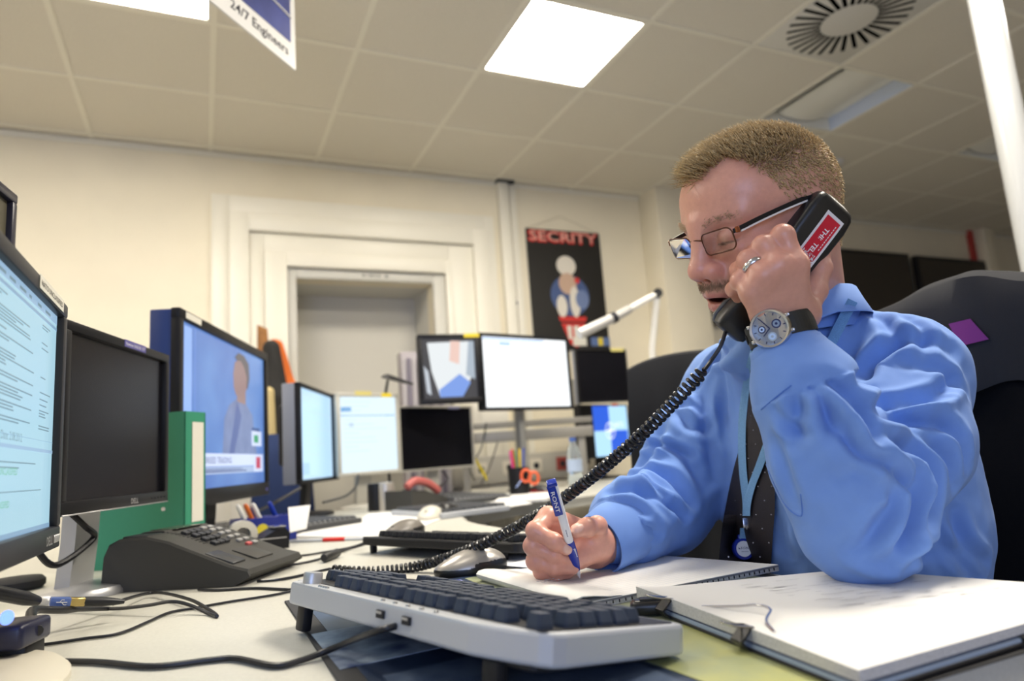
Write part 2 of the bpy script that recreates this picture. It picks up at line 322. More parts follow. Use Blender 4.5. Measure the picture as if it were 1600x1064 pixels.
def monitor(name, label, cat, xl, yl, xr, yr, H, bez=.018, bezm=None, screen=None, deep=.045, stand='neck', back=None, bot=None, group=None, standm=None, base=None, side=None):
    """panel through the pixels (left edge, right edge), H metres tall; x runs to the viewer's right, the screen faces -y"""
    dl, dr = FPX*H/(yl[1]-yl[0]), FPX*H/(yr[1]-yr[0]); a = at(xl, sum(yl)/2, dl); c = at(xr, sum(yr)/2, dr); zc = (a.z+c.z)/2; W = math.hypot(c.x-a.x, c.y-a.y); rz = math.atan2(c.y-a.y, c.x-a.x)
    mid = (a+c)/2; bezm = bezm or M_bez; bot = bot or bez; t = thing(name, label, cat, (mid.x, mid.y, DESK), rz, group); z0 = zc-H/2-DESK; t['w'] = W
    b = MB(); sw, sh = W-2*bez, H-bez-bot; zs = z0+bot+sh/2
    # frame of four bars, the panel behind
    for cx, cz, w_, h_ in ((0, z0+H-bez/2, W, bez), (0, z0+bot/2, W, bot), (-W/2+bez/2, zs, bez, sh+.002), (W/2-bez/2, zs, bez, sh+.002)): b.box((cx, .008, cz), (w_, .022, h_), bezm, .003, 2)
    b.build('bezel', t)
    b = MB(); bm_ = back or bezm; b.box((0, .016+deep*.35, z0+H/2), (W-.004, deep*.7, H-.004), side or bm_, .004, 2); b.box((0, .012+deep, z0+H/2), (W*.72, deep*.7, H*.62), bm_, .012, 3); b.build('back_shell', t)
    s_ = Scr(sw, sh, .006); s_.b.T = Matrix.Translation((0, 0, z0+bot)); s_.rect(0, 0, sw, sh, M_off, 0)
    if screen: screen(s_)
    s_.b.build('screen', t)
    sm = standm or bezm
    if stand == 'pole':
        b = MB(); b.box((0, .062, z0+H*.5), (.10, .04, .10), M_poleg, .004, 2); b.box((0, .10, (z0+H*.5)/2), (.035, .045, z0+H*.5), M_poleg, .004, 2); b.box((0, .10, .006), (.14, .11, .012), M_poleg, .003, 2); b.build('stand_pole', t)
    elif stand == 'rear':
        b = MB(); b.box((0, .062, z0+H*.5), (.10, .04, .10), M_poleg, .004, 2); b.box((0, .19, z0+H*.5), (.04, .30, .04), M_poleg, .004, 2); b.box((0, .33, (z0+H*.5)/2), (.035, .045, z0+H*.5), M_poleg, .004, 2); b.box((0, .33, .006), (.14, .11, .012), M_poleg, .003, 2); b.build('stand_pole', t)
    elif stand == 'arm':
        b = MB(); b.box((0, .062, z0+H*.5), (.10, .04, .10), M_poleg, .004, 2); b.box((.12, .105, z0+H*.5), (.26, .02, .05), M_poleg, .004, 2); b.build('monitor_arm', t)
    elif stand:
        b = MB(); zt = z0+H*.45
        b.loft([[(x*.5, y+.075-.05*k, z) for x, y in ((-.075, -.012), (.075, -.012), (.075, .012), (-.075, .012))] for k, z in ((0, .01), (.15, z0*.6), (.35, zt))], sm, smooth=False); b.build('stand_neck', t)
        if stand == 'neck':
            b = MB(); r1, r2 = base or (.125, .09); b.lathe([(0, 0), (1, 0), (1, .006), (.93, .013), (.3, .018), (0, .018)], sm, 40, Matrix.Translation((0, .05, .0005)) @ Matrix.Diagonal((r1, r2, 1, 1))); b.build('stand_base', t)
    return t, W, z0, H
def sticker(t, x, z, w, h, m, txt=None, tm=None, name='label_sticker', y=-.0035):
    b = MB(); b.box((x, y, z), (w, .0006, h), m)
    if txt: b.text(txt, h*.62, Matrix.Translation((x, y-.0005, z-h*.24)) @ rmat(PI/2, 0, 0), tm, 'CENTER', w*.88)
    return b.build(name, t)
M_lab = mat('label_paper', (.72, .70, .62), .6); M_ink = mat('ink_black', (.015, .015, .018), .6); M_logo = mat('logo_silver', (.55, .55, .56), .3, metal=.7)
def doc(s):
    bg = glow('doc_page', (.46, .74, .88), .74); bar = glow('doc_bar', (.28, .46, .66), .72); ink = glow('doc_ink', (.16, .26, .32), .85); gr = glow('doc_green', (.12, .42, .22), .9); hd = glow('doc_head', (.36, .55, .76), .75)
    s.fr(0, 0, 1, 1, bg); s.fr(0, .955, 1, 1, hd, 2); s.fr(0, .925, 1, .94, bar, 2); s.fr(0, .0, 1, .02, bar, 2); rg = random.Random(5)
    for k in range(9): s.fr(.03+.1*k, .965, .03+.1*k+.07*rg.uniform(.4, 1), .978, ink, 3)
    v = .895
    while v > .42:
        ind = rg.choice((.03, .30, .30, .30, .36)); L_ = rg.uniform(.12, .42); s.fr(ind, v, min(.78, ind+L_), v+.0055, ink, 3)
        if rg.random() < .55: s.fr(.80, v, .80+rg.uniform(.06, .15), v+.0055, ink, 3)
        if rg.random() < .45: s.fr(.02, v, .02+rg.uniform(.08, .2), v+.0055, ink, 3)
        v -= .0125 if rg.random() < .8 else .03
    s.fr(0, .385, 1, .387, bar, 3); s.fr(0, .335, 1, .350, hd, 3); s.text('Date: 2.08.2012', .42, .365, .012, ink, 4); s.text('UNCLASSIFIED', .42, .235, .010, gr, 4); s.text('NATO UNCLASSIFIED', .30, .115, .009, gr, 4); s.fr(.1, .28, .78, .285, ink, 4); s.fr(.1, .26, .6, .265, ink, 4); s.fr(.3, .17, .86, .174, ink, 4)
t, W, z0, H = monitor('computer_monitor', 'large black monitor at far left showing a pale blue document page', 'monitor', -95, (236, 905), 95.5, (487, 863), .30, .018, M_bezg, doc, .05, 'neck', base=(.14, .10), standm=mat('stand_cream', (.62, .58, .48), .4), bot=.026)
sticker(t, W/2-.095, z0+H-.008, .125, .015, M_lab, 'NATO UNCLASSIFIED', M_ink); b = MB(); b.text('DELL', .014, Matrix.Translation((W/2-.075, -.0035, z0+.007)) @ rmat(PI/2, 0, 0), M_logo, 'LEFT', .030, .02); b.build('badge', t)
for k in range(4): MB().box((W/2-.036+.008*k, -.0035, z0+.012), (.0045, .002, .009), M_logo, .0005, 1).build('button', t)
t, W, z0, H = monitor('computer_monitor', 'black monitor with a dark blank screen left of the green binder', 'monitor', 97, (487, 797), 262, (559, 787), .30, .0165, M_bez, None, .05, 'neck', base=(.095, .075), standm=M_sil, bot=.022)
b = MB(); b.text('DELL', .013, Matrix.Translation((.03, -.0035, z0+.006)) @ rmat(PI/2, 0, 0), M_logo, 'LEFT', .028, .02); b.build('badge', t); b = MB(); b.box((0, -.002, z0+.0012), (W-.008, .004, .0022), M_logo, .0005, 1); b.build('trim_strip', t)
sticker(t, .035, z0+H-.007, .085, .013, mat('label_purple', (.10, .09, .30), .5), 'Number 5103 02 127', mat('label_white_ink', (.8, .8, .85), .5))
for k in range(5): MB().box((W/2-.075+.014*k, -.0035, z0+.011), (.007, .001, .003), M_bezg).build('button', t)
b = MB(); b.tube(smooth_path([(-.10, .05, z0+.02), (-.08, .02, z0-.02), (-.03, .03, z0-.045), (-.12, .04, z0-.075), (-.16, .05, z0-.04)], 8), .005, M_blackp); tag(b.build('monitor_cable', t), None)
def tv(s):
    b0 = glow('tv_blue', (.07, .15, .46), .95, 1, 2.2, (.16, .32, .66)); hair_ = glow('tv_hair', (.13, .12, .14), .8); sk = glow('tv_skin', (.36, .24, .24), .8); suit = glow('tv_shirt', (.17, .22, .42), .85, 1, 12, (.22, .28, .5)); wh = glow('tv_white', (.62, .70, .92), .95); lt = glow('tv_light', (.26, .42, .82), 1.0); red = glow('tv_red', (.55, .06, .12), .9); gn = glow('tv_green', (.05, .35, .15), .9); nv = glow('tv_navy', (.04, .06, .25), .8)
    s.fr(0, 0, 1, 1, b0); s.fr(.03, .22, .10, .98, lt, 2); s.fr(.12, .25, .14, .99, glow('tv_mid', (.12, .24, .60), .95), 2)
    s.poly([(.42, .22), (.44, .46), (.50, .56), (.60, .62), (.72, .60), (.82, .52), (.88, .22)], suit, 2); s.poly([(.60, .60), (.60, .72), (.72, .72), (.72, .59)], sk, 3)
    s.poly([(.555, .70), (.55, .80), (.57, .88), (.63, .92), (.71, .90), (.745, .82), (.735, .72), (.69, .63), (.62, .625), (.58, .65)], sk, 4)
    s.poly([(.60, .90), (.57, .92), (.62, .965), (.70, .96), (.765, .91), (.775, .80), (.745, .71), (.73, .72), (.735, .80), (.70, .87), (.65, .91)], hair_, 5); s.poly([(.50, .22), (.60, .60), (.66, .50), (.56, .22)], glow('tv_tie', (.10, .14, .36), .85), 3)
    s.fr(.0, .135, .83, .22, wh, 6); s.fr(.0, .085, .83, .13, glow('tv_grey', (.40, .50, .72), .9), 6); s.fr(.83, .085, .97, .22, wh, 6); s.fr(.86, .11, .93, .20, red, 7); s.text('UNAUTHORISED TRADING', .05, .155, .024, nv, 7, .33); s.fr(.05, .097, .72, .105, nv, 7); s.fr(.05, .112, .66, .118, nv, 7)
    s.fr(.80, .285, .95, .40, wh, 6); s.fr(.83, .31, .90, .37, gn, 7); s.fr(.80, .40, .92, .425, glow('tv_d', (.05, .10, .3), .8), 6); s.fr(.08, .0, .2, .07, glow('tv_deep', (.03, .09, .55), .9), 2)
t, W, z0, H = monitor('television', 'television with deep blue casing showing a news presenter', 'television', 278, (481, 800), 418, (548, 766), .475, .026, M_bez, tv, .075, 'neck', side=mat('casing_blue', (.012, .035, .16), .4), base=(.15, .10), bot=.042)
sticker(t, -W/2+.085, z0+H-.012, .10, .016, M_lab); MB().lathe([(0, -.001), (.004, -.001), (.004, 0), (0, 0)], mat('power_led', (.1, .1, .5), .3, emit=.6), 12, Matrix.Translation((W/2-.03, -.0035, z0+.018)) @ rmat(PI/2, 0, 0)).build('power_light', t)
# second-tier monitor at the left margin
t, W, z0, H = monitor('computer_monitor', 'dark rounded screen cut off by the left margin above the document monitor', 'monitor', -330, (110, 520), 23, (240, 480), .24, .016, mat('bezel_navy', (.018, .018, .035), .3), lambda s: s.fr(0, 0, 1, 1, mat('screen_olive_reflection', (.11, .10, .07), .3)), .05, 'pole')  # olive base colour stands for the reflection on this dark screen
# ------------------------------------------------------------------ binder and desk telephone
bs = at(293, 730, 1.46); t = thing('ring_binder', 'green lever arch binder standing beside the dark blank monitor', 'binder', (bs.x, bs.y, DESK), 0)
a, c_ = at(289, 730, 1.47), at(321, 730, 1.54); sx = (c_-a); sx.z = 0; spine = sx.length; sx.normalize(); back = Vector((-sx.y, sx.x, 0))
if back.dot(rt) > 0: back = -back
M = Matrix(((sx.x, back.x, 0, a.x), (sx.y, back.y, 0, a.y), (0, 0, 1, DESK), (0, 0, 0, 1))); M_gr = mat('binder_green', (.035, .26, .155), .5, bump=.05, bscale=300); hB = .325; dB = .28; b = MB(); b.T = M
for x in (.0015, spine-.0015): b.box((x, dB/2, hB/2), (.003, dB, hB), M_gr)
b.box((spine/2, .0015, hB/2), (spine, .003, hB), M_gr); b.build('cover', t, True); b = MB(); b.T = M; b.box((spine/2, dB/2, hB/2), (spine-.02, dB-.02, hB-.02), mat('paper_stack', (.70, .69, .66), .8)); b.build('papers', t, True)
b = MB(); b.T = M; b.box((spine*.60, -.0008, hB*.60), (spine*.55, .0008, hB*.66), M_lab); b.build('spine_label', t, True)
b = MB(); b.T = M; b.lathe([(.007, 0), (.011, 0), (.012, .0015), (.007, .0015)], M_steel, 24, Matrix.Translation((spine*.55, -.0005, .062)) @ rmat(PI/2, 0, 0)); b.lathe([(0, 0), (.008, 0), (.008, .0008), (0, .0008)], M_ink, 20, Matrix.Translation((spine*.55, -.0005, .062)) @ rmat(PI/2, 0, 0)); b.build('finger_hole', t, True)
for z in (.12, .24): b = MB(); b.T = M; b.lathe([(0, .002), (.004, .0015), (.005, 0), (0, 0)], M_steel, 14, Matrix.Translation((0, dB*.18, z)) @ rmat(0, -PI/2, 0)); b.build('rivet', t, True)
# desk telephone: a wedge, low in front (towards the man), the cradle on the near side
f0, f1 = onz(157, 928, DESK), onz(368, 917, DESK); ph = (f1-f0); ph.z = 0; pl = ph.length+.025; ph.normalize(); side_ = Vector((-ph.y, ph.x, 0))
if side_.dot(f0-CAM) < 0: side_ = -side_
M = Matrix(((ph.x, side_.x, 0, f0.x), (ph.y, side_.y, 0, f0.y), (0, 0, 1, DESK+.0005), (0, 0, 0, 1))); t = thing('desk_telephone', 'dark grey desk telephone with keypad, its handset lifted off', 'telephone', f0)
M_ph = mat('phone_grey', (.050, .049, .045), .5, spec=.3, bump=.08, bscale=900); M_pk = mat('phone_key', (.028, .030, .034), .4); wP = .20
prof = [(.006, 0), (0, .012), (.004, .062), (.012, .078), (.03, .086), (.08, .088), (.12, .078), (.19, .050), (pl-.035, .034), (pl-.004, .026), (pl, .018), (pl-.02, .004), (pl-.03, 0)]
b = MB(); b.T = M; rg = []
for y, k in ((0, -.004), (.003, 0), (.058, 0), (.060, 0), (wP-.004, 0), (wP, -.004)): rg.append([(x, y, max(0, z+(k if z > .015 else 0))) for x, z in prof])
b.loft(rg, M_ph, smooth=False); b.loft([[(x, y, z+.0006) for x, z in ((.004, .060), (.012, .0765), (.03, .0845), (.075, .0870))]+[(x, y, z) for x, z in ((.07, .091), (.03, .0905), (.008, .082), (.001, .064))] for y in (.064, wP-.002)], M_ph); b.build('housing', t, True)
sl = lambda x: float(np.interp(x, [p[0] for p in prof[3:10]], [p[1] for p in prof[3:10]]))
tilt = math.atan2(.088-.034, .08-(pl-.035)); rotk = rmat(0, math.atan2(.054, pl-.115), 0)
b = MB(); b.T = M; b.box((.055, .030, .0865), (.05, .042, .006), M_pk, .003, 2); b.build('cradle', t, True); b = MB(); b.T = M; b.box((pl-.06, .030, sl(pl-.06)), (.055, .042, .005), M_pk, .003, 2, rotk); b.build('cradle', t, True)
b = MB(); b.T = M; b.box((.052, .13, .0915), (.05, .085, .0012), mat('lcd_grey', (.06, .075, .055), .2), .0004, 1); b.build('display', t, True)
for r in range(4):
    for k in range(3): x = .105+.0185*r; b = MB(); b.T = M; b.box((x, .075+.0175*k, sl(x)+.0025), (.0125, .0135, .006), M_pk, .0012, 1, rotk); b.build('key', t, True)
for r in range(6):
    for k in range(2): x = .098+.018*r; b = MB(); b.T = M; b.box((x, .142+.022*k, sl(x)+.0022), (.0085, .014, .005), mat('phone_red_key', (.55, .10, .10), .4) if (r, k) == (5, 0) else mat('phone_pale_key', (.34, .34, .33), .4), .001, 1, rotk); b.build('key', t, True)
for r in range(11): x = .075+.0075*r; b = MB(); b.T = M; b.box((x, .0665-.003, sl(x)+.0003), (.0028, .014, .0008), M_ink, 0, 1, rotk); b.build('speaker_slot', t, True)
b = MB(); b.T = M; b.box((pl-.05, .105, sl(pl-.05)+.0014), (.05, .06, .003), M_ph, .0012, 2, rotk); b.build('palm_plate', t, True)
# ------------------------------------------------------------------ keyboards
def keyboard(label, K0, e1, L, Wd, tilt, zback, bodym, keym, thick, outline=None, extra=None, cat='keyboard', name='keyboard'):
    """seen from behind: x runs along the rear edge, y towards the typist, z up; rear edge raised"""
    e1 = Vector((e1[0], e1[1], 0)).normalized(); e2 = Vector((-e1.y, e1.x, 0)); T = Matrix(((e1.x, e2.x, 0, K0[0]), (e1.y, e2.y, 0, K0[1]), (0, 0, 1, DESK), (0, 0, 0, 1)))
    t = thing(name, label, cat, (K0[0], K0[1], DESK)); Mk = T @ Matrix.Translation((0, 0, zback)) @ rmat(-tilt, 0, 0)
    b = MB(); b.prism(outline or rrect(L, Wd, .012, 5, L/2, Wd/2), 0, thick, bodym, .003, Mk); b.build('body', t, True)
    # key rows from the rear: function row, digits, three letter rows, space row; numeric pad at x = 0, escape at the far end
    proto = {}; cnt = 0
    def key(x, y, w, d=1.0):
        nonlocal cnt
        k = (w, d)
        if k not in proto:
            m = MB(); W_, D_ = (L-.022)/22.75*w-.0028, .0183*d-.0026; m.loft([[(x_, y_, z_) for x_, y_ in rrect(W_*s, D_*s, .0022, 3)] for s, z_ in ((1, 0), (1, .003), (.80, .0108), (.74, .0112))], keym, smooth=False); o = m.build('key', t); proto[k] = o
        else: o = proto[k].copy(); S.collection.objects.link(o)
        o.parent = t; o.matrix_parent_inverse = wmat(t).inverted(); cnt += 1
        o.matrix_basis = Mk @ Matrix.Translation((x, y, thick+.0006))
    u = (L-.022)/22.75; x_np = .010; x_nav = x_np+4.35*u; x_m = x_nav+3.35*u; ys = [q+(Wd-.150)*.35 for q in (.018, .045, .0638, .0826, .1014, .1202)]
    fx = x_m
    for n in (4, 4, 4):
        for k in range(n): key(fx+(k+.5)*u, ys[0], 1.0)
        fx += (n+.45)*u
    key(x_m+14.5*u, ys[0], 1.0)
    for k in range(3): key(x_nav+(k+.5)*u, ys[0], 1.0)
    rows = [[2]+[1]*13, [1.5]+[1]*12+[1.5], [2.25]+[1]*11+[1.75], [2.75]+[1]*10+[2.25], [1.5, 1.25, 1.5, 6.5, 1.25, 1.25, 1.5]]
    for r, row in enumerate(rows):
        x = x_m
        tot = sum(row)
        for w_ in row: key(x+w_*u/2, ys[r+1], w_); x += w_*u
    for k in range(3): key(x_nav+(k+.5)*u, ys[1], 1.0); key(x_nav+(k+.5)*u, ys[2], 1.0); key(x_nav+(k+.5)*u, ys[5], 1.0)
    for r in range(4):
        for k in range(1, 4): key(x_np+(k+.5)*u, ys[1+r], 1.0)
    key(x_np+.5*u, ys[1], 1.0); key(x_np+.5*u, ys[2]+u*.5, 1.0, 2.0)
    if extra: extra(t, Mk, T, thick)
    return t
M_kb = mat('keyboard_silver', (.50, .52, .55), .38, metal=.25, bump=.04, bscale=1500); M_key = mat('keycap_slate', (.034, .046, .072), .5, spec=.35); M_kbk = mat('keyboard_black', (.014, .014, .016), .45, spec=.3); M_keyk = mat('keycap_black', (.012, .013, .017), .42, spec=.3)
def ex1(t, Mk, T, th):
    b = MB(); b.prism([(x, y) for x, y in rrect(.41, .160, .01, 4, .219, .095)], -.0040, .001, M_kbk, .002, Mk); b.build('underside', t, True)
    MB().prism(rrect(.420, .150, .006, 4, .219, .094), th-.001, th+.0006, M_kbk, 0, Mk).build('key_bed', t, True)
    kM = Mk @ Matrix.Translation((.052, .013, th)); MB().lathe([(.0105, 0), (.0105, .010), (.0098, .0118), (0, .0120)], M_sil, 36, kM).build('volume_knob', t, True)
    pq = lambda px, py: (Mk.inverted() @ onz(px, py, DESK+.041)).x
    for x in (pq(576, 975), pq(618, 986)):
        b = MB(); b.box(Mk @ Vector((x, -.0003, .0135)), (.0125, .004, .0068), M_ink, 0, 1, (Mk.to_3x3()).to_4x4()); b.box(Mk @ Vector((x-.001, -.0020, .0150)), (.009, .0012, .0022), M_logo, 0, 1, Mk.to_3x3().to_4x4()); b.build('usb_port', t, True)
    for x in [.090, .096, .102, .108]+[.225+.022*k for k in range(5)]: MB().lathe([(.0022, 0), (.0018, .0014), (0, .0020)], M_steel, 12, Mk @ Matrix.Translation((x, .0045, th))).build('indicator', t, True)
    for x in (.036, .380): MB().box(Mk @ Vector((x, .016, -.0145)), (.020, .012, .0275), M_kbk, .003, 2, Mk.to_3x3().to_4x4()).build('foot', t, True)
e1w = (.2756, -.9613); K0 = Vector((.082, .873, DESK))
ol = [(0, .020), (.004, .016), (.018, .014), (.021, .004), (.026, 0), (.365, 0), (.382, .004), (.408, .012), (.425, .018), (.434, .024), (.437, .034), (.437, .165), (.434, .173), (.42, .178), (.012, .178), (.002, .174), (0, .165)]
kb1 = keyboard('silver keyboard with dark keys and a volume knob, nearest the camera', (K0.x, K0.y), e1w, .437, .178, .158, .0335, M_kb, M_key, .0240, ol, ex1)
a, c_ = onz(563, 866, DESK), onz(806, 883, DESK); d_ = c_-a
def ex2(t, Mk, T, th):
    for x in (.03, .40): MB().box(T @ Vector((x, .012, .012)), (.010, .014, .022), M_kbk, .002, 1, T.to_3x3().to_4x4()).build('foot', t, True)
kb2 = keyboard('black keyboard behind the silver mouse', (a.x, a.y), (d_.x, d_.y), .44, .150, .11, .0185, M_kbk, M_keyk, .017, None, ex2)
# cables of the two keyboards
M_cab = mat('cable_black', (.012, .013, .017), .4)
def cable(label, pts, r, name='cable', m=None, group=None): return tag(MB().tube(smooth_path(pts, 8), r, m or M_cab, 8).build(name), label, 'cable', group)
Z = DESK
e1v = Vector((*e1w, 0)).normalized(); e2v = Vector((-e1v.y, e1v.x, 0)); kq = lambda x, y, z: Vector((K0.x, K0.y, Z))+e1v*x+e2v*y+Vector((0, 0, z))
kx = (onz(597, 982, Z+.041)-Vector((K0.x, K0.y, Z+.041))).dot(e1v)
cable('thick black cable plugged into the back of the silver keyboard', [kq(kx, .002, .040), kq(kx, -.008, .040), onz(578, 990, Z+.034), onz(545, 1003, Z+.018), onz(508, 1018, Z+.007), onz(470, 1032, Z+.004), onz(430, 1040, Z+.0035), onz(370, 1029, Z+.0035), onz(330, 1031, Z+.0035), onz(240, 1041, Z+.0035), onz(150, 1034, Z+.0035), onz(60, 1034, Z+.0035), onz(-60, 1040, Z+.0035)], .0031)
cable('thin black cable crossing the desk from the left margin to the silver keyboard', [onz(-30, 1014, Z+.0025), onz(60, 1008, Z+.0025), onz(130, 998, Z+.0025), onz(185, 990, Z+.0025), onz(230, 972, Z+.0025), onz(265, 957, Z+.0025), onz(310, 949, Z+.0025), onz(360, 940, Z+.0025), onz(445, 926, Z+.0025), onz(520, 905, Z+.0025)], .0019)
cable('black cable running out from under the desk telephone', [onz(310, 921, Z+.003), onz(340, 922, Z+.0025), onz(400, 919, Z+.0025), onz(470, 921, Z+.0025), onz(540, 912, Z+.0025)], .0022)
cable('looped black cable bent back on itself beside the desk telephone', [onz(176, 944, Z+.014), onz(200, 935, Z+.016), at(232, 927, 1.08), at(258, 927, 1.06), onz(300, 938, Z+.010), onz(330, 955, Z+.003), onz(339, 963, Z+.0028), onz(325, 958, Z+.003), onz(295, 945, Z+.012), onz(268, 940, Z+.018), onz(230, 946, Z+.013), onz(180, 951, Z+.008), onz(110, 950, Z+.007), onz(60, 952, Z+.012)], .0024)
t = thing('cable', 'black cable with a ferrite bead near the red-capped pen', 'cable', onz(515, 866, Z))
MB().tube(smooth_path([onz(572, 850, Z+.012), onz(545, 858, Z+.004), onz(515, 868, Z+.004), onz(490, 876, Z+.0028), onz(450, 883, Z+.0025), onz(402, 885, Z+.0025)], 8), .0024, M_cab, 8).build('cord', t, True)
fa, fb = onz(506, 872, Z+.0095), onz(528, 863, Z+.0095); MB().tube([fa, fa.lerp(fb, .06), fa.lerp(fb, .94), fb], [.0065, .0088, .0088, .0065], mat('ferrite_black', (.02, .02, .02), .45), 16).build('ferrite_bead', t, True)
cable('black cable lying just left of the black keyboard', [onz(575, 846, Z+.012), onz(548, 855, Z+.003), onz(510, 862, Z+.0025), onz(470, 868, Z+.0025), onz(430, 868, Z+.0025), onz(405, 864, Z+.0025)], .0022)
# usb plug and hub at the left
t = thing('usb_plug', 'black cable with a blue-labelled usb plug at the left', 'usb plug', onz(100, 950, Z))
up_ = [at(-12, 925, .80), at(40, 935, .84), at(58, 939, .86), at(84, 940, .872), at(117, 940, .885), at(132, 942, .89), at(176, 945, .915)]
b = MB(); b.tube([up_[0], up_[1], up_[2]], [.0085, .0085, .006], M_cab, 12); b.build('strain_relief', t, True)
pm = frame(up_[4]-up_[3], Vector((0, 0, 1)), up_[3]); Lp = (up_[4]-up_[3]).length
b = MB(); b.box(pm @ Vector((Lp*.3, 0, 0)), (Lp*1.0, .016, .011), mat('plug_clear_blue', (.10, .16, .40), .25), .002, 2, pm.to_3x3().to_4x4()); b.build('plug_shell', t, True)
b = MB(); b.box(pm @ Vector((Lp*1.05, 0, 0)), (.020, .0125, .0105), mat('brass', (.55, .42, .16), .3, metal=.9), .001, 1, pm.to_3x3().to_4x4()); b.build('metal_shell', t, True)
b = MB(); b.tube([pm @ Vector((Lp*1.05+.009, 0, 0)), pm @ Vector((Lp*1.05+.03, 0, 0)), pm @ Vector((Lp*1.05+.045, 0, 0)), pm @ Vector((Lp*1.05+.056, 0, 0))], [.0062, .0062, .0045, .0026], M_cab, 10); b.build('socket_body', t, True)
b = MB(); q = pm @ Vector((Lp*.35, -.0083, 0)); ax = pm.to_3x3() @ Vector((1, 0, 0)); b.tube([q-ax*.006, q+ax*.006], .0006, M_white, 6); b.tube([q-ax*.002, q+Vector((0, 0, .003)), q+ax*.003+Vector((0, 0, .003))], .0005, M_white, 6); b.tube([q, q+ax*.002-Vector((0, 0, .003)), q+ax*.005-Vector((0, 0, .003))], .0005, M_white, 6); b.build('usb_mark', t, True)
hc = at(-8, 966, .70); hc.z = Z+.034; t = thing('usb_hub', 'black usb hub with a glowing blue ring light at the left margin', 'usb hub', hc); hM2 = frame(rt0, Vector((0, 0, 1)), hc) @ rmat(0, 0, .15)
b = MB(); b.box(hM2 @ Vector((0, .02, 0)), (.062, .06, .024), mat('hub_navy', (.012, .014, .04), .3), .005, 3, hM2.to_3x3().to_4x4()); b.box(hM2 @ Vector((0, .03, -.020)), (.05, .04, .018), M_blackp, .003, 2, hM2.to_3x3().to_4x4()); b.build('housing', t, True)
rp = at(11, 965, (hM2 @ Vector((.012, -.0112, 0))-CAM).dot(fw)*.992); b = MB(); rM2 = frame(rt, (CAM-rp), rp); b.lathe([(.0046, 0), (.0070, 0), (.0070, .0008), (.0046, .0008), (.0046, 0)], mat('led_blue', (.1, .2, .8), .3, emit=1.6, ecol=(.18, .30, 1)), 28, rM2); b.build('ring_light', t, True)
b = MB(); b.tube(smooth_path([hM2 @ Vector((.031, .02, 0)), at(50, 955, .80), at(95, 953, .86), onz(170, 951, Z+.007)], 6), [.0055]*8+[.0045]*6+[.003]*5, M_cab, 10); b.build('lead', t, True)
tag(MB().lathe([(0, 0), (.040, 0), (.046, .006), (.046, .016), (.040, .022), (0, .024)], mat('foam_black', (.018, .018, .02), .8, bump=.3, bscale=300), 36, Matrix.Translation(onz(25, 922, Z))).build('headset_ear_pad'), 'round black padded puck lying behind the usb plug', 'ear pad')
